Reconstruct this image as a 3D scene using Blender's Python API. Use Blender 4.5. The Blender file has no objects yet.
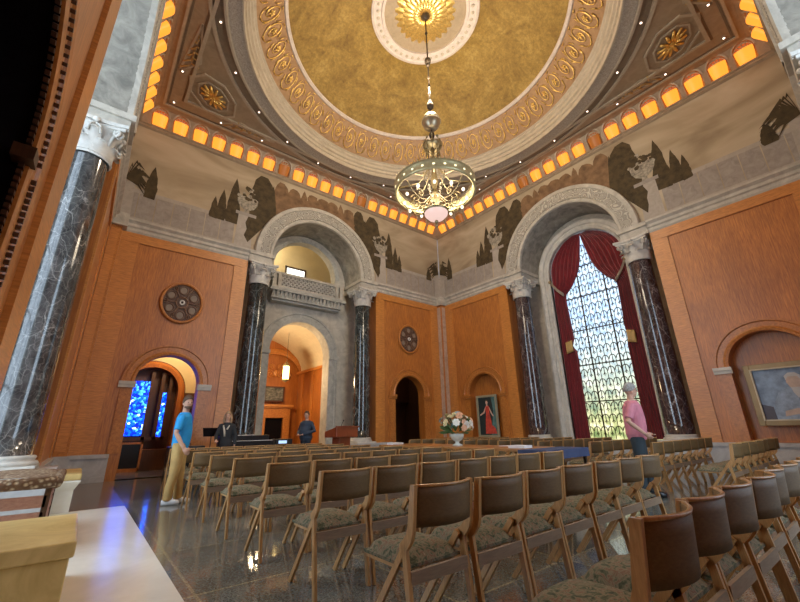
import bpy, math, random
from mathutils import Vector, Matrix
random.seed(7)
PI = math.pi
sc = bpy.context.scene
COL = sc.collection
cos, sin = math.cos, math.sin

# ------------------------------------------------------------------ helpers
class MB:
    def __init__(s): s.v = []; s.f = []; s.m = []; s.sm = []
    def add(s, vs, fs, mi=0, smooth=False):
        o = len(s.v); s.v += [tuple(p) for p in vs]
        for f in fs: s.f.append([o+i for i in f]); s.m.append(mi); s.sm.append(smooth)
        return s
    def quad(s, a, b, c, d, mi=0): return s.add([a, b, c, d], [(0, 1, 2, 3)], mi)
    def poly(s, pts, mi=0): return s.add(pts, [tuple(range(len(pts)))], mi)
    def box(s, x0, x1, y0, y1, z0, z1, mi=0, F=None):
        P = [(x, y, z) for z in (z0, z1) for y in (y0, y1) for x in (x0, x1)]
        if F: P = [F(*p) for p in P]
        return s.add(P, [(0, 2, 3, 1), (4, 5, 7, 6), (0, 1, 5, 4), (2, 6, 7, 3), (0, 4, 6, 2), (1, 3, 7, 5)], mi)
    def bar(s, a, b, w, h, mi=0, up=(0, 0, 1)):
        a = Vector(a); b = Vector(b); d = (b-a).normalized(); up = Vector(up)
        x = d.cross(up)
        if x.length < 1e-4: x = d.cross(Vector((0, 1, 0)))
        x.normalize(); y = x.cross(d).normalized()
        P = [p + x*(i*w/2) + y*(j*h/2) for p in (a, b) for i, j in ((-1, -1), (1, -1), (1, 1), (-1, 1))]
        return s.add(P, [(3, 2, 1, 0), (4, 5, 6, 7), (0, 1, 5, 4), (1, 2, 6, 5), (2, 3, 7, 6), (3, 0, 4, 7)], mi)
    def tube(s, pts, r, n=8, mi=0, closed=False, flat=1.0, up=None):
        pts = [Vector(p) for p in pts]; k = len(pts)
        if not hasattr(r, '__len__'): r = [r]*k
        vs = []; prev = None
        for i, p in enumerate(pts):
            if closed: t = (pts[(i+1) % k]-pts[i-1])
            else: t = pts[min(i+1, k-1)]-pts[max(i-1, 0)]
            t.normalize()
            if up is not None: ref = Vector(up)
            else: ref = prev if prev is not None else (Vector((0, 0, 1)) if abs(t.z) < .9 else Vector((1, 0, 0)))
            x = ref - t*ref.dot(t)
            if x.length < 1e-4: x = Vector((1, 0, 0)) - t*t.x
            x.normalize(); prev = x; y = t.cross(x)
            for j in range(n):
                a = 2*PI*j/n; vs.append(p + x*(r[i]*cos(a)*flat) + y*(r[i]*sin(a)))
        fs = []
        for i in range(k if closed else k-1):
            i2 = (i+1) % k
            for j in range(n): fs.append((i*n+j, i*n+(j+1) % n, i2*n+(j+1) % n, i2*n+j))
        if not closed: fs.append(tuple(range(n))[::-1]); fs.append(tuple((k-1)*n+j for j in range(n)))
        return s.add(vs, fs, mi, True)
    def lathe(s, prof, n=32, mi=0, c=(0, 0, 0), smooth=True, a0=0, a1=2*PI, cap=False):
        full = abs(a1-a0-2*PI) < 1e-6; m = n if full else n+1
        vs = []
        for i in range(m):
            a = a0+(a1-a0)*i/n
            for r, z in prof: vs.append((c[0]+r*cos(a), c[1]+r*sin(a), c[2]+z))
        k = len(prof); fs = []
        for i in range(n):
            i2 = (i+1) % m
            for j in range(k-1): fs.append((i*k+j, i2*k+j, i2*k+j+1, i*k+j+1))
        s.add(vs, fs, mi, smooth)
        if cap:
            s.add([vs[i*k] for i in range(m)], [tuple(range(m))[::-1]], mi); s.add([vs[i*k+k-1] for i in range(m)], [tuple(range(m))], mi)
        return s
    def sphere(s, c, r, n=12, mi=0):
        if not hasattr(r, '__len__'): r = (r, r, r)
        k = max(6, n*2//3); vs = []; fs = []
        for i in range(k+1):
            t = PI*i/k
            for j in range(n):
                a = 2*PI*j/n; vs.append((c[0]+r[0]*sin(t)*cos(a), c[1]+r[1]*sin(t)*sin(a), c[2]-r[2]*cos(t)))
        for i in range(k):
            for j in range(n): fs.append((i*n+j, i*n+(j+1) % n, (i+1)*n+(j+1) % n, (i+1)*n+j))
        return s.add(vs, fs, mi, True)
    def grid(s, fn, nu, nv, mi=0, smooth=True):
        vs = [fn(i/nu, j/nv) for j in range(nv+1) for i in range(nu+1)]; w = nu+1
        return s.add(vs, [(j*w+i, j*w+i+1, (j+1)*w+i+1, (j+1)*w+i) for j in range(nv) for i in range(nu)], mi, smooth)
    def build(s, name, mats, parent=None, loc=None, bevel=0, solid=0, sub=0):
        me = bpy.data.meshes.new(name); me.from_pydata(s.v, [], s.f); 
        if not isinstance(mats, (list, tuple)): mats = [mats]
        for m in mats: me.materials.append(m)
        for p, mi, sm in zip(me.polygons, s.m, s.sm): p.material_index = mi; p.use_smooth = sm
        me.validate(); me.update()
        o = bpy.data.objects.new(name, me); COL.objects.link(o)
        if parent: o.parent = parent
        if loc: o.location = loc
        if solid: md = o.modifiers.new('solid', 'SOLIDIFY'); md.thickness = solid; md.offset = 0
        if bevel: md = o.modifiers.new('bevel', 'BEVEL'); md.width = bevel; md.segments = 2; md.limit_method = 'ANGLE'
        if sub: md = o.modifiers.new('sub', 'SUBSURF'); md.levels = sub; md.render_levels = sub
        return o

def tag(o, label=None, cat=None, group=None, kind=None):
    if label: o['label'] = label
    if cat: o['category'] = cat
    if group: o['group'] = group
    if kind: o['kind'] = kind
    return o
def thing(name, label, cat, loc=(0, 0, 0), rz=0, group=None):
    o = bpy.data.objects.new(name, None); COL.objects.link(o); o.empty_display_size = .1
    o.location = loc; o.rotation_euler = (0, 0, rz)
    return tag(o, label, cat, group)
def struct(o): o['kind'] = 'structure'; return o
def dup(root, loc, rz=0, label=None):
    r = root.copy(); COL.objects.link(r); r.location = loc; r.rotation_euler = (0, 0, rz)
    if label: r['label'] = label
    for ch in list(KIDS.get(root.name) or root.children):
        c = ch.copy(); COL.objects.link(c); c.parent = r
        for g in ch.children:
            d = g.copy(); COL.objects.link(d); d.parent = c
    return r
KIDS = {}
ORD = ['first', 'second', 'third', 'fourth', 'fifth', 'sixth', 'seventh', 'eighth', 'ninth', 'tenth', 'eleventh', 'twelfth', 'thirteenth', 'fourteenth', 'fifteenth', 'sixteenth', 'seventeenth', 'eighteenth', 'nineteenth', 'twentieth', 'twenty-first', 'twenty-second', 'twenty-third', 'twenty-fourth']

# ------------------------------------------------------------------ materials
def newmat(name):
    m = bpy.data.materials.new(name); m.use_nodes = True; nt = m.node_tree
    b = nt.nodes['Principled BSDF']
    return m, nt, b
def setp(b, rough=.5, metal=0, spec=.5, coat=0, coatr=.1):
    b.inputs['Roughness'].default_value = rough; b.inputs['Metallic'].default_value = metal
    b.inputs['Specular IOR Level'].default_value = spec
    b.inputs['Coat Weight'].default_value = coat; b.inputs['Coat Roughness'].default_value = coatr
def coords(nt, scale=(1, 1, 1), rot=(0, 0, 0), src='Object'):
    tc = nt.nodes.new('ShaderNodeTexCoord'); mp = nt.nodes.new('ShaderNodeMapping')
    mp.inputs['Scale'].default_value = scale; mp.inputs['Rotation'].default_value = rot
    nt.links.new(tc.outputs[src], mp.inputs['Vector']); return mp.outputs['Vector']
def noise(nt, vec, scale=5, detail=4, rough=.6, dist=0):
    n = nt.nodes.new('ShaderNodeTexNoise'); n.inputs['Scale'].default_value = scale; n.inputs['Detail'].default_value = detail
    n.inputs['Roughness'].default_value = rough; n.inputs['Distortion'].default_value = dist
    nt.links.new(vec, n.inputs['Vector']); return n.outputs['Fac']
def voro(nt, vec, scale=5, feature='F1'):
    n = nt.nodes.new('ShaderNodeTexVoronoi'); n.feature = feature; n.inputs['Scale'].default_value = scale
    nt.links.new(vec, n.inputs['Vector']); return n
def ramp(nt, fac, stops, interp='LINEAR'):
    r = nt.nodes.new('ShaderNodeValToRGB'); e = r.color_ramp.elements; r.color_ramp.interpolation = interp
    while len(e) < len(stops): e.new(.5)
    for i, (p, c) in enumerate(stops): e[i].position = p; e[i].color = (*c, 1) if len(c) == 3 else c
    nt.links.new(fac, r.inputs['Fac']); return r.outputs['Color']
def mix(nt, a, b, fac, mode='MIX'):
    n = nt.nodes.new('ShaderNodeMix'); n.data_type = 'RGBA'; n.blend_type = mode
    for k, v in ((6, a), (7, b)):
        if isinstance(v, tuple): n.inputs[k].default_value = (*v, 1)
        else: nt.links.new(v, n.inputs[k])
    if isinstance(fac, (int, float)): n.inputs[0].default_value = fac
    else: nt.links.new(fac, n.inputs[0])
    return n.outputs[2]
def bump(nt, b, h, strength=.3, dist=.02):
    n = nt.nodes.new('ShaderNodeBump'); n.inputs['Strength'].default_value = strength; n.inputs['Distance'].default_value = dist
    nt.links.new(h, n.inputs['Height']); nt.links.new(n.outputs['Normal'], b.inputs['Normal'])
def plain(name, c, rough=.5, metal=0, spec=.5, coat=0, var=.12, sc_=6):
    m, nt, b = newmat(name); setp(b, rough, metal, spec, coat)
    n = noise(nt, coords(nt), sc_, 3)
    d = tuple(max(0, x*(1-var)) for x in c); e = tuple(min(1, x*(1+var)) for x in c)
    nt.links.new(ramp(nt, n, [(.3, d), (.7, e)]), b.inputs['Base Color']); return m
def wood(name, dark, light, grain=(7, 7, .5), rough=.35, coat=.3, blotch=(.9, .9, .35), k=.45, src='Object'):
    m, nt, b = newmat(name); setp(b, rough, 0, .5, coat, .40)
    g = noise(nt, coords(nt, grain, src=src), 6, 6, .65, .3)
    c = ramp(nt, g, [(.3, dark), (.72, light)])
    g2 = noise(nt, coords(nt, blotch, src=src), 2.2, 4, .6, .8)
    c2 = ramp(nt, g2, [(.35, (.5, .42, .4)), (.65, (1, 1, 1))])
    nt.links.new(mix(nt, c, c2, k, 'MULTIPLY'), b.inputs['Base Color']); return m
def stone(name, dark, light, scale=3, rough=.6, bmp=.25, dist=1.0, joints=None):
    m, nt, b = newmat(name); setp(b, rough)
    v = coords(nt); n = noise(nt, v, scale, 8, .65, dist); c = ramp(nt, n, [(.32, dark), (.68, light)])
    n2 = noise(nt, v, scale*14, 3); bump(nt, b, n2, bmp, .01)
    nt.links.new(c, b.inputs['Base Color']); return m
def emis(name, c, s):
    m, nt, b = newmat(name); b.inputs['Base Color'].default_value = (*[q*.25 for q in c], 1); b.inputs['Emission Color'].default_value = (*c, 1)
    b.inputs['Emission Strength'].default_value = s; setp(b, .4); return m

W = {}
W['panel'] = wood('panel_veneer', (.36, .10, .014), (.74, .29, .05), rough=.45, coat=.75)
W['band'] = wood('band_veneer', (.46, .15, .02), (.80, .34, .07), grain=(.9, .9, 9), rough=.42, coat=.8, k=.25)
W['trim'] = wood('wood_moulding', (.40, .125, .02), (.68, .28, .06), grain=(3, 3, 3), rough=.35, coat=.3, k=.3)
W['dark'] = wood('dark_wood', (.05, .018, .006), (.12, .045, .015), rough=.45)
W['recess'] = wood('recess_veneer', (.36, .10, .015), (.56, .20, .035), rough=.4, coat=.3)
W['chair'] = wood('chair_wood', (.42, .21, .065), (.66, .38, .14), grain=(14, 14, 2), rough=.35, coat=.3, k=.15)
W['chairback'] = wood('chair_back_veneer', (.13, .076, .027), (.205, .128, .048), grain=(3, 20, 20), rough=.6, coat=0, k=.3)
W['rail'] = wood('rail_wood', (.24, .16, .10), (.36, .25, .16), grain=(2, 14, 14), rough=.5, coat=0, k=.2)
W['table'] = wood('table_wood', (.40, .17, .05), (.60, .30, .10), grain=(12, 1, 4), rough=.25, coat=.5, k=.2)
W['mahog'] = wood('mahogany', (.22, .035, .01), (.42, .09, .025), grain=(10, 10, 1), rough=.3, coat=.5, k=.3)
S = {}
S['grey'] = stone('grey_limestone', (.40, .37, .31), (.64, .60, .51), 2.5)
S['cool'] = stone('weathered_limestone', (.33, .325, .29), (.56, .55, .49), 3.5, .65, .4)
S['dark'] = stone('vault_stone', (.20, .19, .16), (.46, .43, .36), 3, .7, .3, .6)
S['light'] = stone('pale_limestone', (.50, .48, .43), (.72, .69, .62), 2.5)
S['white'] = plain('white_plaster', (.72, .70, .66), .6)
S['dado'] = stone('dado_marble', (.40, .40, .40), (.62, .62, .62), 2, .35, .1)

def marble(name, base, vein, mid, rough=.12):
    m, nt, b = newmat(name); setp(b, rough, 0, .6, .5, .05)
    v = coords(nt, (1.6, 1.6, 1)); n0 = nt.nodes.new('ShaderNodeTexNoise'); n0.inputs['Scale'].default_value = 2.2; n0.inputs['Detail'].default_value = 5
    nt.links.new(v, n0.inputs['Vector'])
    wv = mix(nt, v, n0.outputs['Color'], .35)
    vo = voro(nt, wv, 3.6, 'DISTANCE_TO_EDGE')
    veins = ramp(nt, vo.outputs['Distance'], [(0, (.8, .8, .8)), (.02, (.12, .12, .12)), (.07, (0, 0, 0))])
    vo2 = voro(nt, wv, 11, 'DISTANCE_TO_EDGE')
    v2 = ramp(nt, vo2.outputs['Distance'], [(0, (.35, .35, .35)), (.05, (0, 0, 0))])
    msk = ramp(nt, noise(nt, v, 1.6, 3), [(.48, (0, 0, 0)), (.68, (1, 1, 1))])
    vv = mix(nt, veins, v2, 1.0, 'ADD'); vv = mix(nt, vv, msk, .7, 'MULTIPLY')
    c = ramp(nt, noise(nt, v, 5, 6), [(.35, base), (.7, mid)])
    nt.links.new(mix(nt, c, vein, vv), b.inputs['Base Color']); return m
M_COL = marble('green_black_marble', (.008, .012, .013), (.55, .58, .55), (.045, .055, .055))
M_COLR = marble('plum_black_marble', (.022, .014, .016), (.62, .58, .56), (.075, .05, .055))
M_COLG = marble('grey_veined_marble', (.025, .027, .028), (.50, .48, .44), (.10, .098, .095))

# floor terrazzo
def floor_mat():
    m, nt, b = newmat('terrazzo'); setp(b, .13, 0, .6, .35, .04)
    v = coords(nt)
    br = nt.nodes.new('ShaderNodeTexBrick'); br.offset = 0; br.inputs['Scale'].default_value = 1
    br.inputs['Brick Width'].default_value = 1.3; br.inputs['Row Height'].default_value = 1.3; br.inputs['Mortar Size'].default_value = .012
    br.inputs['Color1'].default_value = (.105, .11, .10, 1); br.inputs['Color2'].default_value = (.20, .195, .165, 1); br.inputs['Mortar'].default_value = (.30, .26, .17, 1)
    nt.links.new(v, br.inputs['Vector'])
    vo = voro(nt, v, 105); sp = ramp(nt, vo.outputs['Color'], [(.2, (.55, .57, .53)), (.55, (1, 1, 1)), (.88, (1.7, 1.7, 1.6))])
    nt.links.new(mix(nt, br.outputs['Color'], sp, .9, 'MULTIPLY'), b.inputs['Base Color']); return m
FLOOR = floor_mat()
CREAM = stone('cream_marble_and_sun_patch', (.78, .76, .66), (.92, .90, .80), 1.2, .2, .03, 1.5)  # pale tone also carries the sunlight on the left floor strip
DARKMARB = stone('umber_marble_and_unlit_floor', (.10, .085, .075), (.20, .17, .15), 1.5, .18, .03, 1.5)

# ceiling materials
C = {}
C['plaster'] = stone('painted_plaster', (.31, .23, .145), (.41, .31, .205), 4, .6, .15)
C['mould'] = stone('plaster_moulding', (.40, .33, .235), (.50, .42, .31), 4, .6, .15)
C['soff'] = stone('grained_plaster', (.26, .215, .165), (.52, .45, .36), 26, .7, .9)
C['darkline'] = plain('umber_line', (.21, .15, .095), .7)
C['red'] = stone('red_brown_ground', (.27, .15, .065), (.38, .22, .10), 6, .6, .2)
m, nt, b = newmat('gold_leaf_field'); setp(b, .55, .25, .5)
v = coords(nt); n = noise(nt, v, 1.3, 8, .75, .6); n2 = noise(nt, v, 9, 6, .8)
c = ramp(nt, n, [(.32, (.20, .115, .024)), (.52, (.33, .21, .05)), (.72, (.48, .33, .10))])
nt.links.new(mix(nt, c, ramp(nt, n2, [(.35, (.55, .52, .45)), (.65, (1.15, 1.1, 1))]), .8, 'MULTIPLY'), b.inputs['Base Color']); bump(nt, b, n2, .25, .02)
C['gold'] = m
C['gilt'] = plain('gilt', (.85, .55, .17), .35, .8, var=.25, sc_=20)
C['ring'] = plain('pale_ring_plaster', (.56, .47, .40), .6)
C['disc'] = stone('taupe_disc', (.27, .20, .12), (.36, .27, .17), 5, .6)

LAMP = emis('amber_glass', (1.0, .30, .03), .95)
LAMPD = emis('dim_amber_glass', (.8, .25, .04), .2)
GRED = emis('red_niche_glow', (.55, .10, .02), .6)
DOWN = emis('downlight_glass', (1, .78, .62), 2.5)
BRASS = plain('aged_brass', (.30, .24, .13), .45, .7, var=.2, sc_=15)
BRASSL = plain('pale_brass', (.55, .50, .28), .45, .6, var=.15, sc_=15)
IRON = plain('dark_bronze', (.10, .075, .05), .45, .7)
BLACK = plain('black_lacquer', (.012, .012, .014), .3, 0, .5)
BLACKM = plain('matte_black_and_dark_void', (.006, .004, .005), .9, 0, .1)
GOLDFR = plain('gilded_frame', (.34, .24, .12), .45, .4)
CANDLE = emis('candle_glass', (1, .88, .50), 1.2)
BULB = emis('arm_bulb_glass', (1, .90, .66), 1.2)
PAPER = plain('white_paper', (.8, .8, .8), .7)
PLASTERY = plain('buff_plaster', (.62, .50, .28), .8, var=.06, sc_=2)

# ------------------------------------------------------------------ frames of the four walls (s along wall, d outwards, z up)
SIZE = 13.0; CC = -6.5
def FA(s, d, z): return (s, d, z)
def FB(s, d, z): return (d, s, z)
def FW(s, d, z): return (-SIZE-d, s, z)
def FS(s, d, z): return (s, -SIZE-d, z)
Z_DADO = .63; Z_C0 = 6.63; Z_C1 = 7.02; Z_COVE = 10.33; Z_CEIL = 11.0
BAY = 2.66; R_OUT = 2.5; R_IN = 1.87; DEP = 1.25

def rect(mb, F, d, s0, s1, z0, z1, mi=0): mb.quad(F(s0, d, z0), F(s1, d, z0), F(s1, d, z1), F(s0, d, z1), mi)
def arcp(c, r, zs, n=28, a0=PI, a1=0): return [(c+r*cos(a0+(a1-a0)*i/n), zs+r*sin(a0+(a1-a0)*i/n)) for i in range(n+1)]
def wall_arch(mb, F, d, s0, s1, z0, z1, c, r, zs, zb, mi=0, n=28):
    if c-r > s0: rect(mb, F, d, s0, c-r, z0, z1, mi)
    if c+r < s1: rect(mb, F, d, c+r, s1, z0, z1, mi)
    if zb > z0: rect(mb, F, d, c-r, c+r, z0, zb, mi)
    p = arcp(c, r, zs, n)
    for a, b_ in zip(p, p[1:]): mb.quad(F(a[0], d, a[1]), F(b_[0], d, b_[1]), F(b_[0], d, z1), F(a[0], d, z1), mi)
def reveal(mb, F, c, r, zs, zb, d0, d1, mi=0, n=28, sill=True):
    p = [(c-r, zb)]+arcp(c, r, zs, n)+[(c+r, zb)]
    for a, b_ in zip(p, p[1:]): mb.quad(F(a[0], d0, a[1]), F(b_[0], d0, b_[1]), F(b_[0], d1, b_[1]), F(a[0], d1, a[1]), mi)
    if sill: mb.quad(F(c-r, d0, zb), F(c+r, d0, zb), F(c+r, d1, zb), F(c-r, d1, zb), mi)
def arch_fill(mb, F, d, c, r, zs, zb, mi=0, n=28):
    p = [(c-r, zb)]+arcp(c, r, zs, n)+[(c+r, zb)]
    mb.poly([F(a, d, z) for a, z in p], mi)
def ring(mb, F, prof, c, r, zs, zb=None, mi=0, n=40, mis=None):
    """sweep prof [(dr,d)] around the arch, with straight legs down to zb"""
    path = [(PI, zs-zb)] if zb is not None else []
    path = ([('L', zb)] if zb is not None else []) + [(PI-PI*i/n) for i in range(n+1)] + ([('R', zb)] if zb is not None else [])
    rows = []
    for t in path:
        if isinstance(t, tuple):
            sg = -1 if t[0] == 'L' else 1
            rows.append([F(c+sg*(r+dr), d, t[1]) for dr, d in prof])
        else: rows.append([F(c+(r+dr)*cos(t), d, zs+(r+dr)*sin(t)) for dr, d in prof])
    k = len(prof); vs = [p for row in rows for p in row]
    for j in range(k-1):
        mb.add(vs, [(i*k+j, (i+1)*k+j, (i+1)*k+j+1, i*k+j+1) for i in range(len(rows)-1)], (mis[j] if mis else mi))
def cornice(mb, F, s0, s1, prof, mi=0):
    """prof [(d,z)]"""
    for (d0, z0), (d1, z1) in zip(prof, prof[1:]): mb.quad(F(s0, d0, z0), F(s1, d0, z0), F(s1, d1, z1), F(s0, d1, z1), mi)
    for s in (s0, s1): mb.poly([F(s, d, z) for d, z in prof]+[F(s, .02, prof[-1][1]), F(s, .02, prof[0][1])], mi)

# ------------------------------------------------------------------ floor
mb = MB()
mb.box(-11.78, 0, -SIZE, 0, -.2, 0, 0)
mb.box(-13, -11.78, -SIZE, -4.40, -.2, 0, 1); mb.box(-13, -11.78, -4.40, 0, -.2, 0, 2)  # sun patch painted as cream marble, the unlit floor beyond it darker
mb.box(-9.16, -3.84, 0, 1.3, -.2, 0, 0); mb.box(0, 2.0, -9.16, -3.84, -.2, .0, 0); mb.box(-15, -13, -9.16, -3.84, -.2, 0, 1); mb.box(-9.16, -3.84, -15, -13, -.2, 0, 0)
mb.box(-13.2, .2, 1.3, 7.2, -.2, 0, 2); mb.box(-13.2, -9.16, 0, 1.3, -.2, 0, 2); mb.box(-3.84, .2, 0, 1.3, -.2, 0, 2)
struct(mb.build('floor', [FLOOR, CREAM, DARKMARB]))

# ------------------------------------------------------------------ walls
PILW = .30
def side_wall(F, name, doors, extra=None):
    """doors: list of (centre, kind) kind in 'door','niche',None"""
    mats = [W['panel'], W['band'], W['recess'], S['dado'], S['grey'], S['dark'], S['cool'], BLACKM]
    mb = MB()
    for c, kind in doors:
        lo, hi = (-13, CC-BAY) if c < CC else (CC+BAY, 0)
        z0 = 0 if kind == 'door' else Z_DADO
        if kind == 'dark': z0 = Z_DADO
        if kind == 'blank': rect(mb, F, 0, lo, hi, Z_DADO, Z_C0+.1, 0)
        else: wall_arch(mb, F, 0, lo, hi, z0, Z_C0+.1, c, .78, 2.42, z0, 0)
        if kind == 'niche':
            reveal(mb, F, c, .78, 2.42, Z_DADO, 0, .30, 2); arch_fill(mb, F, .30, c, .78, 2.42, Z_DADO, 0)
        if kind == 'dark': reveal(mb, F, c, .78, 2.42, Z_DADO, 0, .7, 7); arch_fill(mb, F, .7, c, .78, 2.42, Z_DADO, 7)  # unlit depth of the doorway painted as black faces
        if kind == 'door': reveal(mb, F, c, .78, 2.42, 0, 0, .35, 2)
        if kind == 'door':
            rect(mb, F, .35, lo, c-.78, 0, 7, 2); rect(mb, F, .35, c+.78, hi, 0, 7, 2)
        # dado: slabs either side of a door
        spans = [(lo, c-1.0), (c+1.0, hi)] if kind == 'door' else [(lo, hi)]
        for a, b_ in spans:
            mb.box(a, b_, -.05, .02, 0, Z_DADO-.09, 3, F); mb.box(a, b_, -.09, .02, Z_DADO-.09, Z_DADO, 3, F); mb.box(a, b_, -.08, .02, 0, .12, 3, F)
        # raised border of lighter cross-grained veneer
        e = .035
        mb.box(lo if lo == -13 else lo, lo+(PILW+.45 if lo == -13 else .42), -e, 0, Z_DADO, Z_C0, 1, F)
        mb.box(hi-(PILW+.45 if hi == 0 else .42), hi, -e, 0, Z_DADO, Z_C0, 1, F)
        mb.box(lo, hi, -e-.01, 0, Z_C0-.28, Z_C0, 1, F)
        # sides of the recess
    for sg in (-1, 1):
        s = CC+sg*BAY
        if F is FW and sg < 0: mb.quad(F(s, 0, 0), F(s, DEP+.05, 0), F(s, DEP+.05, Z_C0), F(s, 0, Z_C0), 2); continue
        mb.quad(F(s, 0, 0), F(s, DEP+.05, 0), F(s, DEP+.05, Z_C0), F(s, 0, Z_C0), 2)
        mb.box(min(s, s-sg*.9), max(s, s-sg*.9), .0-.25, DEP, 0, Z_DADO-.08, 3, F)     # pedestal under the column
        mb.box(min(s, s-sg*.93), max(s, s-sg*.93), -.28, DEP, Z_DADO-.08, Z_DADO, 3, F)
    # upper wall with the great arch
    wall_arch(mb, F, 0.005, -13, 0, Z_C1-.3, Z_COVE+.9, CC, R_IN, Z_C1, Z_C1-.3, 4, 40)
    # barrel
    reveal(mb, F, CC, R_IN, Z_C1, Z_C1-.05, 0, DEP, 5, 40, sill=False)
    return mb, mats

def wall_trim(F, n):
    mb = MB()
    prof = [(-.03, Z_C0), (-.06, Z_C0+.06), (-.06, Z_C0+.14), (-.10, Z_C0+.18), (-.10, Z_C0+.26), (-.17, Z_C0+.33), (-.17, Z_C1), (0, Z_C1)]
    cornice(mb, F, -13, CC-BAY+.02, prof, 0); cornice(mb, F, CC+BAY-.02, 0, prof, 0)
    for sg in (-1, 1):
        a, b_ = sorted((CC+sg*BAY, CC+sg*R_IN))
        mb.box(a, b_, -.10, DEP, Z_C0, Z_C0+.26, 0, F)
        mb.box(min(a, b_)-(0.05 if sg > 0 else 0), max(a, b_)+(0.05 if sg < 0 else 0), -.17, DEP, Z_C0+.26, Z_C1, 0, F)
    o = struct(mb.build('trim_%d' % n, S['grey']))
    # archivolt
    mb = MB()
    w = R_OUT-R_IN
    prof = [(0, .01), (0, -.10), (.05, -.13), (.10, -.13), (.11, -.10), (.13, -.10), (.14, -.14), (w-.16, -.16), (w-.15, -.19), (w-.02, -.19), (w, -.15), (w, .01)]
    ring(mb, F, prof, CC, R_IN, Z_C1, None, 0, 48, mis=[0, 0, 0, 0, 0, 1, 1, 0, 0, 0, 0, 0])
    struct(mb.build('trim_%d' % (n+1), [S['grey'], CARVED]))
# carved relief stone
m, nt, b = newmat('carved_stone'); setp(b, .65)
v = coords(nt); vo = voro(nt, v, 4.2, 'SMOOTH_F1'); wv = nt.nodes.new('ShaderNodeMath'); wv.operation = 'SINE'
mu = nt.nodes.new('ShaderNodeMath'); mu.operation = 'MULTIPLY'; mu.inputs[1].default_value = 55
nt.links.new(vo.outputs['Distance'], mu.inputs[0]); nt.links.new(mu.outputs[0], wv.inputs[0])
bump(nt, b, wv.outputs[0], .5, .02)
nt.links.new(ramp(nt, wv.outputs[0], [(.0, (.36, .335, .28)), (.6, (.60, .565, .48))]), b.inputs['Base Color'])
CARVED = m

DR = 4.4
# wall A (left, doors and balcony)
mb, mats = side_wall(FA, 'a', [(CC-DR, 'door'), (CC+DR, 'door')])
def panel_mouldings(F, c, lo, hi, n, outer_mat, light=False):
    """arched architrave round a door or niche with imposts"""
    mb = MB()
    prof = [(0, .0), (0, -.05), (.06, -.07), (.10, -.05), (.22, -.05), (.24, -.08), (.30, -.08), (.30, 0)]
    ring(mb, F, prof, c, .78, 2.42, None, 0, 28)
    for sg in (-1, 1):
        a, b_ = sorted((c+sg*.74, c+sg*1.12)); mb.box(a, b_, -.11, 0, 2.34, 2.42, 1, F); mb.box(a, b_, -.08, 0, 2.26, 2.34, 1, F)
        a, b_ = sorted((c+sg*.78, c+sg*1.06)); mb.box(a, b_, -.03, 0, Z_DADO, 2.28, 0, F)
    return struct(mb.build('trim_%d' % n, [outer_mat, S['light'] if light else outer_mat]))
# stone screen with arch and balcony opening at the back of the bay
wall_arch(mb, FA, DEP, CC-BAY, CC+BAY, 0, 5.75, CC, 1.22, 3.93, 0, 4)
wall_arch(mb, FA, DEP, CC-BAY, CC+BAY, 5.75, 9.2, CC, 1.36, 7.25, 5.75, 4)
reveal(mb, FA, CC, 1.22, 3.93, 0, DEP, DEP+.5, 4, sill=False); reveal(mb, FA, CC, 1.36, 7.25, 5.75, DEP, DEP+.35, 4)
struct(mb.build('wall_left', mats))
# wall B (right, window and niches)
mb, mats = side_wall(FB, 'b', [(CC-DR, 'niche'), (CC+DR-.12, 'niche')])
wall_arch(mb, FB, DEP, CC-BAY, CC+BAY, 0, 9.2, CC, 1.43, 6.85, Z_DADO, 4)
reveal(mb, FB, CC, 1.43, 6.85, Z_DADO, DEP, DEP+.5, 4)
mb.box(CC-1.5, CC+1.5, -.3, DEP+.3, 0, Z_DADO-.06, 3, FB)
struct(mb.build('wall_right', mats))
# wall W (near left, window bay like the others)
mb, mats = side_wall(FW, 'w', [(CC-DR, 'dark'), (CC+DR, 'blank')])
wall_arch(mb, FW, DEP, CC-BAY, CC+BAY, 0, 9.2, CC, 1.43, 6.85, Z_DADO, 4)
reveal(mb, FW, CC, 1.43, 6.85, Z_DADO, DEP, DEP+.5, 4)
struct(mb.build('wall_near_left', mats))
# wall S (behind the camera)
mb, mats = side_wall(FS, 's', [(CC-DR, 'blank'), (CC+DR, 'blank')])
wall_arch(mb, FS, DEP, CC-BAY, CC+BAY, 0, 9.2, CC, 1.43, 6.85, Z_DADO, 4)
reveal(mb, FS, CC, 1.43, 6.85, Z_DADO, DEP, DEP+.5, 4)
struct(mb.build('wall_near_right', mats))
n = 1
for F in (FA, FB, FW, FS): wall_trim(F, n); n += 2
panel_mouldings(FA, CC-DR, 0, 0, 9, W['trim'], True); panel_mouldings(FA, CC+DR, 0, 0, 10, W['trim'])
panel_mouldings(FB, CC-DR, 0, 0, 11, W['trim'], True); panel_mouldings(FB, CC+DR-.12, 0, 0, 12, W['trim'])
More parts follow.
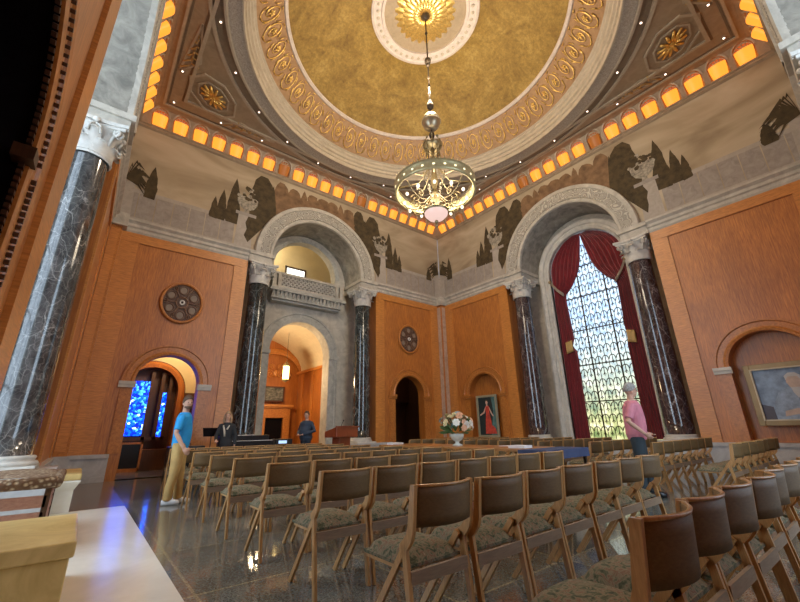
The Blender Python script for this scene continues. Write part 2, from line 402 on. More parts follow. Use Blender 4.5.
# beads round the near niche
# stone mouldings round the arched opening below the balcony and round the window
mb = MB()
ring(mb, FA, [(0, 0+DEP), (0, DEP-.05), (.1, DEP-.06), (.28, DEP-.05), (.31, DEP-.09), (.36, DEP-.09), (.36, DEP)], CC, 1.22, 3.93, 0, 0, 32)
for sg in (-1, 1):
    a, b_ = sorted((CC+sg*1.2, CC+sg*1.62)); mb.box(a, b_, DEP-.12, DEP, 3.80, 3.93, 0, FA)
ring(mb, FA, [(0, DEP), (0, DEP-.04), (.2, DEP-.05), (.2, DEP)], CC, 1.36, 7.25, None, 0, 32)
struct(mb.build('trim_13', S['cool']))
mb = MB()
ring(mb, FB, [(0, DEP+.1), (0, DEP-.06), (.08, DEP-.10), (.11, DEP-.06), (.2, DEP-.06), (.22, DEP-.12), (.34, DEP-.16), (.42, DEP-.12), (.42, DEP)], CC, 1.43, 6.85, Z_DADO, 0, 40)
struct(mb.build('trim_14', S['light']))
# dentilled architrave of the dark doorway beside the camera
mb = MB()
def dent2(c, r0, a, zz, sg, mi=1):
    for dr0, dr1, d0, d1, hw, m_ in ((.118, .140, -.036, -.01, .010, 1), (-.030, .0, -.0, .02, .012, 2)):
        if a is not None:
            ca, sa = cos(a), sin(a); q = [FW(c+(r0+dr)*ca-h*sa, d, 2.42+(r0+dr)*sa+h*ca) for dr in (dr0, dr1) for h in (-hw, hw) for d in (d0, d1)]
        else: q = [FW(c+sg*(r0+dr), d, zz+h) for dr in (dr0, dr1) for h in (-hw, hw) for d in (d0, d1)]
        mb.add(q, [(0, 1, 3, 2), (4, 6, 7, 5), (0, 4, 5, 1), (2, 3, 7, 6), (0, 2, 6, 4), (1, 5, 7, 3)], m_)
cw_ = CC-DR
for i in range(64): dent2(cw_, .78, PI*(i+.5)/64, 0, 0)
for sg in (-1, 1):
    for i in range(44): dent2(cw_, .78, None, .7+i*.038, sg)
    a, b_ = sorted((cw_+sg*.70, cw_+sg*.80)); mb.box(a, b_, -.035, .05, 2.35, 2.42, 2, FW)
ring(mb, FW, [(0, .0), (0, -.015), (.05, -.02), (.10, -.015), (.16, -.015), (.17, -.03), (.22, -.035), (.23, 0)], cw_, .78, 2.42, Z_DADO, 0, 36)
struct(mb.build('trim_15', [W['trim'], W['dark'], W['dark']]))

# corner pilasters
mb = MB()
for k, (x, y, sx, sy) in enumerate([(0, 0, -1, -1), (-13, 0, 1, -1), (0, -13, -1, 1), (-13, -13, 1, 1)]):
    mb = MB()
    def B2(a0, a1, b0, b1, z0, z1, mi): mb.box(min(x+sx*a0, x+sx*a1), max(x+sx*a0, x+sx*a1), min(y+sy*b0, y+sy*b1), max(y+sy*b0, y+sy*b1), z0, z1, mi)
    B2(0, PILW, 0, PILW, Z_DADO, Z_C0, 0)
    B2(.05, PILW-.05, PILW, PILW+.015, Z_DADO+.1, Z_C0-.1, 1); B2(PILW, PILW+.015, .05, PILW-.05, Z_DADO+.1, Z_C0-.1, 1)
    B2(0, PILW+.06, 0, PILW+.06, 0, Z_DADO, 2); B2(0, PILW+.1, 0, PILW+.1, Z_C0, Z_C1, 3)
    struct(mb.build('trim_%d' % (16+k), [W['trim'], stone('inlay_marble', (.40, .27, .19), (.62, .46, .36), 3, .35) if k == 0 else W['band'], S['dado'], S['grey']]))

# ------------------------------------------------------------------ murals above the cornice
m, nt, b = newmat('mural_sky'); setp(b, .8)
v = coords(nt, (.22, .22, .6)); n1 = noise(nt, v, 1.8, 4, .5, .7)
c = ramp(nt, n1, [(.28, (.30, .225, .14)), (.42, (.42, .33, .21)), (.55, (.52, .42, .28)), (.75, (.62, .53, .38))])
nt.links.new(c, b.inputs['Base Color']); MSKY = m
MTREE = plain('mural_cypress', (.075, .052, .022), .85, var=.4, sc_=5)
MBRN = plain('mural_brown_tree', (.22, .13, .065), .85, var=.35, sc_=4)
MPAR = stone('mural_parapet', (.30, .26, .22), (.42, .37, .32), 5, .8, .1)
MPAR2 = stone('mural_pedestal', (.40, .35, .29), (.50, .44, .37), 5, .8, .1)
MURN = plain('mural_urn', (.34, .30, .23), .8, var=.5, sc_=14)
def mural(F, name, label):
    mb = MB(); d0 = -.012
    cnt = [0]
    def P(pts, mi, lay):
        cnt[0] += 1
        # clip nothing: shapes stay outside the arch ring
        mb.poly([F(CC+a, d0-.002*lay-.00003*cnt[0], z) for a, z in pts], mi)
    # field with arched hole
    wall_arch(mb, F, d0, -12.96, -.04, Z_C1, Z_COVE, CC, R_OUT-.02, Z_C1, Z_C1, 0, 44)
    rnd = random.Random(name)
    def arc_z(a): return Z_C1+math.sqrt(max(0, (R_OUT-.03)**2-a*a)) if abs(a) < R_OUT-.03 else Z_C1
    def tree(a, w, ztop, mi, lay, pointy=True):
        # silhouette between the arch edge / parapet and ztop with ragged sides
        n = 12; L = []; Rr = []; zb = min(ztop-.3, max(arc_z(a), Z_C1+.85 if abs(a) > R_OUT else 0))
        fl = lambda x_, z_: (x_, max(z_, arc_z(x_)))
        z_lo = min(zb, arc_z(a-w/2), arc_z(a+w/2)) if abs(a) < R_OUT+.3 else zb
        z_lo = max(z_lo, Z_C1+.3)
        for i in range(n+1):
            t = i/n; z = z_lo+(ztop-z_lo)*t
            ww = w*.5*((1-t**2.4) if pointy else math.sqrt(max(0, 1-t**7*.92)))*(1 if t > .06 else .85)
            L.append(fl(a-ww*rnd.uniform(.84, 1.08), z+rnd.uniform(-.02, .02))); Rr.append(fl(a+ww*rnd.uniform(.84, 1.08), z+rnd.uniform(-.02, .02)))
        for i in range(n):
            for q_ in range(3):
                f0, f1 = q_/3, (q_+1)/3
                lp = lambda A_, B_, f: fl(A_[0]+(B_[0]-A_[0])*f, A_[1]+(B_[1]-A_[1])*f)
                P([lp(L[i], Rr[i], f0), lp(L[i], Rr[i], f1), lp(L[i+1], Rr[i+1], f1), lp(L[i+1], Rr[i+1], f0)], mi, lay)
    # parapet painted along the bottom
    for sg in (-1, 1):
        e = 6.5*sg
        for k in range(7):
            a0 = 3.25+k*.46; a1 = a0+.44
            P([(sg*a0, Z_C1+.05), (sg*a1, Z_C1+.05), (sg*a1, 7.95), (sg*a0, 7.95)], 3, 1)
        P([(sg*3.2, 7.95), (e, 7.95), (e, 8.08), (sg*3.2, 8.08)], 4, 2)
        P([(sg*3.2, Z_C1), (e, Z_C1), (e, Z_C1+.12), (sg*3.2, Z_C1+.12)], 4, 2)
        # pedestal and urn beside the arch
        P([(sg*2.62, Z_C1), (sg*3.2, Z_C1), (sg*3.16, 8.3), (sg*2.66, 8.3)], 4, 3)
        P([(sg*2.56, 8.3), (sg*3.26, 8.3), (sg*3.26, 8.42), (sg*2.56, 8.42)], 3, 4)
        u = [(.10, 8.42), (.07, 8.52), (.24, 8.62), (.34, 8.8), (.36, 9.0), (.28, 9.06)]
        P([(sg*2.91-r_, z) for r_, z in u]+[(sg*2.91+r_, z) for r_, z in reversed(u)], 5, 5)
        for i in range(26):
            q = rnd.uniform(-.40, .40); h_ = rnd.uniform(-.05, .42)*(1-abs(q)); k_ = rnd.uniform(.05, .1)
            P([(sg*2.91+q+k_*cos(j*1.05)*rnd.uniform(.7, 1.2), 9.0+h_+k_*sin(j*1.05)*rnd.uniform(.7, 1.2)) for j in range(6)], 1 if i % 3 else 5, 6)
        tree(sg*3.36, .5, 9.66, 1, 2); tree(sg*3.72, .34, 9.05, 1, 2)
        tree(sg*2.42, .9, 10.14, 1, 2, False); tree(sg*1.74, .62, 10.16, 2 if sg < 0 else 1, 2, False); tree(sg*3.95, .26, 8.7, 1, 2); tree(sg*2.05, .4, 9.9, 1, 2)
        tree(sg*1.22, .6, 10.08, 2, 2, False); tree(sg*.82, .4, 10.18, 2, 2); tree(sg*.45, .5, 10.12, 2, 2, False)
        # corner urn with palm
        P([(sg*6.1, Z_C1), (sg*6.49, Z_C1), (sg*6.49, 8.25), (sg*6.15, 8.25)], 4, 3)
        for i in range(13):
            an = PI*(.5+.055*i); l_ = rnd.uniform(.5, .8); bx, bz = sg*6.40, 8.35
            mx, mz = bx+sg*cos(an)*l_*.6, bz+sin(an)*l_*.75+.1; ex, ez = bx+sg*cos(an)*l_*1.1, mz-.12-.02*i
            P([(bx, bz-.05), (bx, bz+.05), (mx, mz+.05), (ex, ez), (mx, mz-.06)], 1, 4)
        if F in (FA, FB) : tree(sg*5.75, .34, 9.0 if (F is FA) == (sg < 0) else 8.5, 1, 2)
    tree(0, .62, 10.1, 2, 2, False)
    o = mb.build('mural', [MSKY, MTREE, MBRN, MPAR, MPAR2, MURN]); return tag(o, label, 'mural')
mural(FA, 'a', 'muted mural of cypresses, urns and cloudy sky above the balcony arch on the left wall')
mural(FB, 'b', 'muted mural of cypresses, urns and cloudy sky above the curtained window arch')
mural(FW, 'w', 'strip of mural seen edge-on above the arch of the near left column')
mural(FS, 's', 'strip of mural at the right edge above the nearest arch')

# ------------------------------------------------------------------ cove band with lunette lamps
NL = 21; PITCH = .592; S0 = -.58
def cove(F0, n):
    mb = MB(); F = lambda s_, d, z: F0(s_, d-.45*max(0, z-10.44), z)
    cornice(mb, F, -13, 0, [(-.02, Z_COVE-.05), (-.08, Z_COVE), (-.08, Z_COVE+.05), (-.12, Z_COVE+.08), (-.12, Z_COVE+.11), (-.05, Z_COVE+.11)], 0)
    fd = -.06; r = .225; zs = 10.78
    prev = -13
    for i in range(NL-1, -1, -1):
        c = S0-PITCH*i
        wall_arch(mb, F, fd, prev, c+PITCH/2 if i > 0 else 0, Z_COVE+.1, Z_CEIL+.2, c, r, zs, Z_COVE+.11, 0, 12)
        reveal(mb, F, c, r, zs, Z_COVE+.11, fd, fd+.28, 1, 12)
        arch_fill(mb, F, fd+.28, c, r, zs, Z_COVE+.11, 2, 12)
        ring(mb, F, [(0, fd), (.0, fd-.03), (.04, fd-.035), (.045, fd)], c, r, zs, None, 3, 12)
        prev = c+PITCH/2
    cornice(mb, F, -13, 0, [(fd, Z_CEIL-.0), (fd-.04, Z_CEIL-.0), (fd-.10, Z_CEIL+.02)], 0)
    struct(mb.build('trim_%d' % n, [C['plaster'], W['trim'], W['dark'], C['mould']]))
cove(FA, 20); cove(FB, 21); cove(FW, 22); cove(FS, 23)
def lamp_meshes(lit):
    g = LAMP if lit else LAMPD
    t = thing('lunette_lamp', 'x', 'cove lamp', group='amber lamps in the arched niches of the cove')
    mb = MB()
    # bowl-fronted glass shade in the lower two thirds of the niche
    def fn(u, w):
        a = PI*u; z = -.295+.37*w; rr = .205*(.84+.16*sin(PI*w*.5)); return (rr*cos(a), .0-.15*sin(a)*(0.7+.3*w), z)
    mb.grid(fn, 12, 5); mb.poly([fn(i/12, 1) for i in range(13)]); mb.poly([fn(i/12, 0) for i in range(13)][::-1])
    mb.build('shade', g, t)
    mb = MB()   # pierced fan above the shade
    mb.tube([(.20*cos(PI*i/14), .0, .07+.16*sin(PI*i/14)) for i in range(15)], .014, 5)
    for k in range(1, 6):
        a = PI*k/6; mb.tube([(0, .02, .07), (.19*cos(a), .02, .07+.145*sin(a))], .010, 4)
    mb.tube([(.10*cos(PI*i/8), .02, .07+.08*sin(PI*i/8)) for i in range(9)], .010, 5)
    mb.build('fan_grille', C['mould'], t)
    mb = MB(); mb.poly([(.20*cos(PI*i/12), .05, .06+.17*sin(PI*i/12)) for i in range(13)])
    mb.build('back_glow', GRED if lit else LAMPD, t)
    return t
lampL = lamp_meshes(True); lampD = lamp_meshes(False); KIDS[lampL.name] = list(lampL.children); KIDS[lampD.name] = list(lampD.children)
used = {True: None, False: None}
for F, rz, wn, rng, dim in [(FA, 0, 'left wall', range(NL), {7, 13}), (FB, -PI/2, 'window wall', range(NL), {2, 8, 13}), (FW, PI/2, 'near left wall', range(0, 15), set()), (FS, PI, 'near right wall', range(0, 8), set())]:
    for i in rng:
        lit = i not in dim
        p = F(S0-PITCH*i, -.045-.45*(10.745-10.44), 10.745)
        lab = '%s amber cove lamp above the %s, %s from the %s corner' % ('glowing' if lit else 'dimmer', wn, ORD[i], 'far' if wn in ('left wall', 'window wall') else ('left' if wn == 'near left wall' else 'right'))
        src = lampL if lit else lampD
        if used[lit] is None: src.location = p; src.rotation_euler = (.423, 0, rz); src['label'] = lab; used[lit] = 1
        else: dup(src, p, rz, lab).rotation_euler = (.423, 0, rz)

# ------------------------------------------------------------------ ceiling
mb = MB()
RO = 5.05; NA = 96
def sq(a, h):
    c_, s_ = cos(a), sin(a); k = h/max(abs(c_), abs(s_)); return (CC+k*c_, CC+k*s_)
for i in range(NA):
    a, b_ = 2*PI*i/NA+PI/4, 2*PI*(i+1)/NA+PI/4
    p, q = sq(a, 6.5), sq(b_, 6.5)
    mb.quad((*p, Z_CEIL+.03), (*q, Z_CEIL+.03), (CC+RO*cos(b_), CC+RO*sin(b_), Z_CEIL+.03), (CC+RO*cos(a), CC+RO*sin(a), Z_CEIL+.03), 0)
# square mouldings
def sqframe(h, w, zdrop, mi):
    for k in range(4):
        R = Matrix.Rotation(k*PI/2, 3, 'Z')
        P = [R @ Vector(p) for p in [(-h, h, 0), (h, h, 0), (h-w, h-w, 0), (-h+w, h-w, 0)]]
        lo = [(CC+p.x, CC+p.y, Z_CEIL-zdrop) for p in P]; hi = [(CC+p.x, CC+p.y, Z_CEIL+.05) for p in P]
        mb.add(lo+hi, [(0, 1, 2, 3), (0, 4, 5, 1), (2, 6, 7, 3)], mi)
sqframe(6.5, .22, .05, 0); sqframe(6.26, .04, .04, 1); sqframe(5.95, .07, .02, 1); sqframe(5.86, .05, -.02, 2); sqframe(5.50, .05, -.02, 2); sqframe(5.44, .09, .03, 1)
def cring(prof, mi, smooth=False, n=128): mb.lathe(prof, n, mi, (CC, CC, 0), smooth)
z = Z_CEIL
cring([(5.85, z+.03), (5.85, z-.02), (5.76, z-.02), (5.76, z+.03)], 1)
cring([(5.755, z+.028), (5.50, z+.028)], 2)
cring([(5.50, z+.03), (5.50, z-.05), (5.44, z-.06), (5.40, z-.05)], 1)
cring([(5.40, z-.04), (5.08, z-.03)], 3)
cring([(5.08, z-.05), (5.03, z-.05), (5.03, z+.10), (4.98, z+.12), (4.98, z+.22), (4.92, z+.25), (4.92, z+.36), (4.86, z+.40), (4.86, z+.46), (4.80, z+.50)], 1)
cring([(4.80, z+.50), (4.15, z+1.30)], 4)
cring([(4.17, z+1.27), (4.13, z+1.25), (4.06, z+1.30), (4.06, z+1.37)], 5)
gp = []
for i in range(13):
    t = i/12; r_ = 4.08-(4.08-1.66)*t; gp.append((r_, z+1.34+1.06*(1-((r_-1.66)/(4.08-1.66))**1.7)))
cring(gp, 6, True)
cring([(1.70, z+2.42), (1.68, z+2.36), (1.60, z+2.35), (1.58, z+2.38), (1.38, z+2.40), (1.36, z+2.36), (1.28, z+2.36), (1.28, z+2.44)], 5)
cring([(1.30, z+2.43), (0, z+2.46)], 7)
mb.quad((-14, -14, z+2.6), (1, -14, z+2.6), (1, 1, z+2.6), (-14, 1, z+2.6), 2)
# egg beads on the ring
for i in range(44):
    a = 2*PI*i/44; mb.sphere((CC+1.48*cos(a), CC+1.48*sin(a), z+2.385), (.06, .06, .03), 6, 1)
struct(mb.build('ceiling', [C['plaster'], C['mould'], C['darkline'], C['soff'], C['red'], C['ring'], C['gold'], C['disc']]))
# gilt rinceau on the red band
mb = MB(); NS = 54
def band(a, t, lift=0.0):
    r_ = 4.80-.65*t-lift; zz = z+.50+.80*t-lift; return (CC+r_*cos(a), CC+r_*sin(a), zz)
for k in range(NS):
    a0 = 2*PI*(k+.5)/NS; sg = 1 if k % 2 else -1
    pts = []
    for i in range(34):
        th = i/33*2*PI*1.9; rr = .045+.40*(i/33)
        pts.append(band(a0+sg*rr*cos(th)*.115, .5+rr*sin(th)*.98, .02))
    mb.tube(pts, .016, 4)
    for i in range(5):
        th = 2*PI*i/5; mb.tube([band(a0, .5, .02), band(a0+.02*cos(th), .5+.13*sin(th), .035)], [.03, .012], 4)
    for i in range(6):
        th = 2*PI*i/6+.4; mb.tube([band(a0+.046*cos(th), .5+.40*sin(th), .02), band(a0+.054*cos(th+.5), .5+.45*sin(th+.5), .03)], [.026, .008], 4)
struct(mb.build('trim_24', C['gilt']))
# central gilt sunburst of leaves
t = thing('ceiling_rosette', 'large gilded leaf rosette at the crown of the dome above the chandelier', 'rosette', (CC, CC, z+2.44))
mb = MB()
for k in range(24):
    a = 2*PI*k/24
    for ro, w_, dz in ((.95, .13, 0), (.70, .11, -.05), (.42, .08, -.09)):
        aa = a+(PI/24 if ro == .70 else 0)
        def fn(u, w__, aa=aa, ro=ro, w_=w_, dz=dz):
            r_ = .10+(ro-.10)*w__; s_ = (u-.5)*2*w_*sin(PI*min(1, w__*.72+.08))*(.4+.75*w__)
            return (r_*cos(aa)-s_*sin(aa), r_*sin(aa)+s_*cos(aa), dz-.05*sin(PI*w__)-.03*(1-abs(u-.5)*2)*0-.04*abs(u-.5)*-2-.02)
        mb.grid(fn, 4, 6)
mb.build('gilt_leaves', C['gilt'], t)
mb = MB(); mb.sphere((0, 0, -.08), (.14, .14, .08), 14); mb.build('boss', C['gilt'], t)
# spandrel panels: octagons with rosettes, triangles
def spandrel(k):
    qx, qy = [(1, 1), (-1, 1), (1, -1), (-1, -1)][k]
    nm = ['at the far corner behind the chandelier', 'at the left corner', 'at the right corner', 'at the near corner'][k]
    t = thing('corner_rosette', 'gilt rosette in an octagonal ceiling panel %s' % nm, 'rosette', (CC+4.74*qx, CC+4.74*qy, z+.03), math.atan2(qy, qx), 'octagonal ceiling panels in the spandrels')
    mb = MB()
    for ro, w_, h_ in ((.78, .07, .05), (.52, .05, .04)):
        P = [(ro*(.80 if True else 1)*cos(PI/8+PI/4*i), ro*1.15*sin(PI/8+PI/4*i)) for i in range(8)]
        for i in range(8):
            a, b_ = P[i], P[(i+1) % 8]; a2 = (a[0]*(1-w_/ro), a[1]*(1-w_/ro)); b2 = (b_[0]*(1-w_/ro), b_[1]*(1-w_/ro))
            mb.add([(*a, 0), (*b_, 0), (*b2, 0), (*a2, 0), (*a, -h_), (*b_, -h_), (*b2, -h_), (*a2, -h_)], [(4, 5, 6, 7), (0, 1, 5, 4), (3, 2, 6, 7)], 0)
    mb.build('octagon_frame', C['mould'], t)
    mb = MB()
    for i in range(12):
        a = 2*PI*i/12; ex, ey = .30*cos(a), .46*sin(a)
        mb.tube([(.05*cos(a), .05*sin(a), -.03), (ex*.55, ey*.55, -.05), (ex, ey, -.03)], [.02, .045, .03], 6)
    mb.sphere((0, 0, -.03), (.08, .08, .04), 10)
    mb.build('gilt_flower', C['gilt'], t)
    for sg in (-1, 1):   # triangular sprig panels towards the thin ends of the spandrel
        mb = MB()
        # in local frame +x points to the corner; thin ends lie at (-1.05, +-2.2)
        T = [Vector((.42, sg*1.02, 0)), Vector((-.30, sg*1.12, 0)), Vector((-1.02, sg*2.15, 0))]
        for i in range(3): mb.bar(T[i]+Vector((0, 0, -.0)), T[(i+1) % 3], .05, .06, 0)
        cx_ = (T[0]+T[1]+T[2])/3
        for j in range(16):
            f = .15+.6*(j/15); p = T[2].lerp((T[0]+T[1])/2, .25+.7*j/15); w_ = .30*(j/15)
            th = j*2.1; mb.tube([p+Vector((0, 0, -.02)), p+Vector((w_*cos(th), w_*sin(th)*.7, -.03))], [.02, .03], 5, 1)
        mb.build('triangle_panel', [C['mould'], plain('dull_gilt', (.50, .33, .13), .5, .4) if 'dull_gilt' not in bpy.data.materials else bpy.data.materials['dull_gilt']], t)
for k in range(4): spandrel(k)
# downlights
t = thing('ceiling_downlight', 'x', 'spotlight', group='small spotlights in the ceiling mouldings')
mb = MB(); mb.lathe([(.055, 0), (.06, -.02), (.04, -.03), (.035, -.01)], 12); mb.build('collar', C['darkline'], t)
mb = MB(); mb.sphere((0, 0, -.02), (.028, .028, .018), 8); mb.build('bulb', DOWN, t)
DL = [(CC+5.62*cos(2*PI*(i+.5)/24), CC+5.62*sin(2*PI*(i+.5)/24), 'circle', i) for i in range(24)]
for q, (ax, sg) in enumerate([('y', 1), ('x', 1), ('x', -1), ('y', -1)]):
    for j, k in enumerate((-5.68, -4.28, -2.9, 2.9, 4.28)):
        pt = (CC+k, CC+5.68*sg) if ax == 'y' else (CC+5.68*sg, CC+k+(0 if sg > 0 else 1.4))
        DL.append((*pt, 'square', q*5+j))
KIDS[t.name] = list(t.children)
for i, (x, y, kind, j) in enumerate(DL):
    lab = ('small spotlight on the circle round the dome, %s going round from the right' % ORD[j]) if kind == 'circle' else \
        'small spotlight in the square ceiling moulding along the %s, %s from one end' % (['left wall', 'window wall', 'near left wall', 'near right wall'][(j//5)], ORD[j % 5])
    if i == 0: t.location = (x, y, z+.02); t['label'] = lab
    else: dup(t, (x, y, z+.02), 0, lab)

# ------------------------------------------------------------------ columns
def capital_mb():
    mb = MB(); H = .73
    mb.lathe([(.33, 0), (.36, .03), (.33, .06), (.31, .07), (.31, .35), (.36, .52), (.43, .60)], 24, 0)
    def leaf(a, r0, z0, h, w, out):
        def fn(u, v_):
            t_ = v_; zz = z0+h*(sin(PI*.5*min(1, t_*1.15)) if t_ < .85 else .99-(t_-.85)*1.1)
            rr = r0+.02+out*(t_**3); ww = w*(1-.55*t_**2)*(1+.12*sin(t_*18)); s_ = (u-.5)*ww
            rr -= .06*abs(u-.5)*-0+.03*(2*abs(u-.5))**2
            return (rr*cos(a)-s_*sin(a), rr*sin(a)+s_*cos(a), zz)
        mb.grid(fn, 4, 8)
    for i in range(8): leaf(2*PI*i/8+PI/8, .33, .05, .27, .25, .13)
    for i in range(8): leaf(2*PI*i/8, .33, .08, .45, .25, .17)
    for i in range(4):
        a = PI/4+PI/2*i
        for sg in (-1, 1):
            pts = []
            for k in range(20):
                th = k/19*2*PI*1.3; rr = .085*(1-k/24); pts.append((.46+.05+rr*cos(th+PI*.5)*1, .50+.0+rr*sin(th+PI*.5)*1))
            mb.tube([((q)*cos(a)-sg*.035*sin(a), (q)*sin(a)+sg*.035*cos(a), w_+.05) for q, w_ in pts], .026, 6)
        mb.tube([(.34*cos(a), .34*sin(a), .3), (.38*cos(a), .38*sin(a), .45), (.46*cos(a), .46*sin(a), .6)], .03, 6)
    for i in range(4):
        a = PI/2*i; mb.sphere((.43*cos(a), .43*sin(a), .66), .055, 8)
        for sg in (-1, 1):
            mb.tube([(.40*cos(a+sg*.25), .40*sin(a+sg*.25), .42), (.43*cos(a+sg*.18), .43*sin(a+sg*.18), .55), (.42*cos(a+sg*.06), .42*sin(a+sg*.06), .58)], .022, 6)
    # abacus with concave sides
    P = []
    for i in range(4):
        a = PI/2*i
        for k in range(7):
            t_ = -.5+k/6; s_ = t_*.92; dd_ = .47-.09*(1-(2*t_)**2); P.append((dd_*cos(a)-s_*sin(a), dd_*sin(a)+s_*cos(a)))
    for z0, z1, kx in ((.60, .66, .95), (.66, .73, 1.04)):
        n_ = len(P); vs = [(x*kx, y*kx, z0) for x, y in P]+[(x*kx, y*kx, z1) for x, y in P]
        mb.add(vs, [tuple(range(n_))[::-1], tuple(range(n_, 2*n_))]+[(i, (i+1) % n_, n_+(i+1) % n_, n_+i) for i in range(n_)])
    return mb
capM = None
def column(F, s, label, mat, rz=0, dd=.22):
    global capM
    p = F(s, dd, Z_DADO); t = thing('marble_column', label, 'column', p, rz, 'corinthian columns of the arches')
    mb = MB(); mb.box(-.42, .42, -.42, .42, 0, .05)
    mb.lathe([(.41, .05), (.43, .08), (.41, .11), (.375, .12), (.385, .145), (.395, .165), (.38, .18), (.355, .19)], 32)
    mb.build('base', S['light'], t)
    mb = MB(); H = 5.90-Z_DADO
    prof = [(.345, .19)]+[(.345-.045*(i/14)**1.6, .19+(H-.19)*i/14) for i in range(15)]
    mb.lathe(prof, 48); mb.build('shaft', mat, t)
    if capM is None: o = capital_mb().build('capital', S['light'], t); capM = o.data
    else: o = bpy.data.objects.new('capital', capM); COL.objects.link(o); o.parent = t
    o.location = (0, 0, H)
    return t
OFF = 2.15
column(FA, CC-OFF, 'black-green marble column left of the balcony arch', M_COL)
column(FA, CC+OFF, 'black-green marble column right of the balcony arch', M_COL)
column(FB, CC+OFF, 'dark plum marble column left of the curtained window', M_COLR)
column(FB, CC-OFF, 'dark plum marble column right of the curtained window', M_COLR)
column(FW, CC+OFF, 'big grey-veined marble column at the left edge of the picture', M_COLG, dd=.38)
column(FS, CC+OFF, 'pale capital and column at the right edge, below the nearest arch', M_COLR, dd=.38)

# ------------------------------------------------------------------ medallions
def medallion(s, zc, label):
    t = thing('wall_medallion', label, 'medallion', (s, -.02, zc), 0, 'round openwork medallions')
    mb = MB()
    mb.tube([(.54*cos(2*PI*i/40), -.02, .60*sin(2*PI*i/40)) for i in range(40)], .045, 8, 0, True); mb.build('rim', W['trim'], t)
    mb = MB(); mb.poly([(.53*cos(2*PI*i/40), .0, .59*sin(2*PI*i/40)) for i in range(40)]); mb.build('backing', plain('bronze_brown', (.13, .075, .05), .5) if 'bronze_brown' not in bpy.data.materials else bpy.data.materials['bronze_brown'], t)
    mb = MB()
    for k in range(6):
        a = 2*PI*k/6+PI/6; cx, cz = .35*cos(a), .39*sin(a)
        mb.tube([(cx+.115*cos(2*PI*i/16), -.02, cz+.125*sin(2*PI*i/16)) for i in range(16)], .014, 5, 0, True)
        mb.lathe([(.09, 0), (.0, -.001)], 12, 1) if False else mb.poly([(cx+.09*cos(2*PI*i/12), -.012, cz+.10*sin(2*PI*i/12)) for i in range(12)], 1)
        b2 = 2*PI*k/6; mb.tube([(.14*cos(b2), -.02, .15*sin(b2)), (.5*cos(b2), -.02, .56*sin(b2))], .016, 5)
        mb.tube([(.43*cos(b2)+.06*cos(2*PI*i/10), -.02, .48*sin(b2)+.065*sin(2*PI*i/10)) for i in range(10)], .012, 5, 0, True)
    mb.tube([(.16*cos(2*PI*i/20), -.02, .17*sin(2*PI*i/20)) for i in range(20)], .016, 5, 0, True)
    mb.build('tracery', [plain('bronze_tracery', (.24, .14, .09), .4, .3), plain('taupe_roundel', (.27, .21, .16), .5)] if 'bronze_tracery' not in bpy.data.materials else [bpy.data.materials['bronze_tracery'], bpy.data.materials['taupe_roundel']], t)
    mb = MB(); mb.tube([(.055*cos(2*PI*i/16), -.04, .06*sin(2*PI*i/16)) for i in range(16)], .025, 8, 0, True); mb.build('boss', S['white'], t)
medallion(CC-DR, 4.78, 'round bronze openwork medallion above the left arched doorway')
medallion(CC+DR, 4.80, 'round bronze openwork medallion above the dark doorway near the far corner')

# ------------------------------------------------------------------ balcony
t = thing('balcony', 'carved stone balcony with a lattice parapet in the left arch', 'balcony', (CC, .80, 5.74))
mb = MB(); w = 1.52
mb.box(-w, w, -.10, .45, .42, .50); mb.box(-w-.08, w+.08, -.20, .45, .32, .42); mb.box(-w+.04, w-.04, -.02, .45, .08, .32); mb.box(-w+.1, w-.1, .10, .45, 0, .08)
mb.build('ledge', S['cool'], t, bevel=.01)
mb = MB()
for i in range(19):
    x = -w+.08+i*(2*w-.16)/18; mb.add([(x-.04, -.16, .32), (x+.04, -.16, .32), (x+.04, 0, .09), (x-.04, 0, .09), (x-.04, .0, .32), (x+.04, .0, .32)], [(0, 1, 2, 3), (0, 3, 4), (1, 5, 2), (0, 4, 5, 1)])
mb.build('brackets', S['grey'], t)
mb = MB()
mb.box(-w, w, -.06, .06, 1.02, 1.12); mb.box(-w, w, -.05, .05, .50, .57)
for x in (-w+.09, w-.09, -w+.30, w-.30): mb.box(x-.07, x+.07, -.07, .07, .50, 1.12)
mb.build('parapet_frame', S['grey'], t, bevel=.008)
mb = MB(); x0, x1, z0, z1 = -w+.37, w-.37, .57, 1.02
st = .17; L = z1-z0
k = x0-L
while k < x1:
    a = max(k, x0); b_ = min(k+L, x1)
    if b_-a > .03:
        mb.bar((a, 0, z0+(a-k)), (b_, 0, z0+(b_-k)), .05, .03, 0, up=(0, 1, 0)); mb.bar((a, 0, z1-(a-k)), (b_, 0, z1-(b_-k)), .05, .03, 0, up=(0, 1, 0))
    k += st
mb.build('lattice', S['light'], t)
mb = MB(); mb.box(-w, w, .05, .09, .50, 1.05); mb.build('back_panel', S['dark'], t)
mb = MB(); mb.box(-w+.25, w-.25, .40, 1.0, .60, .64); 

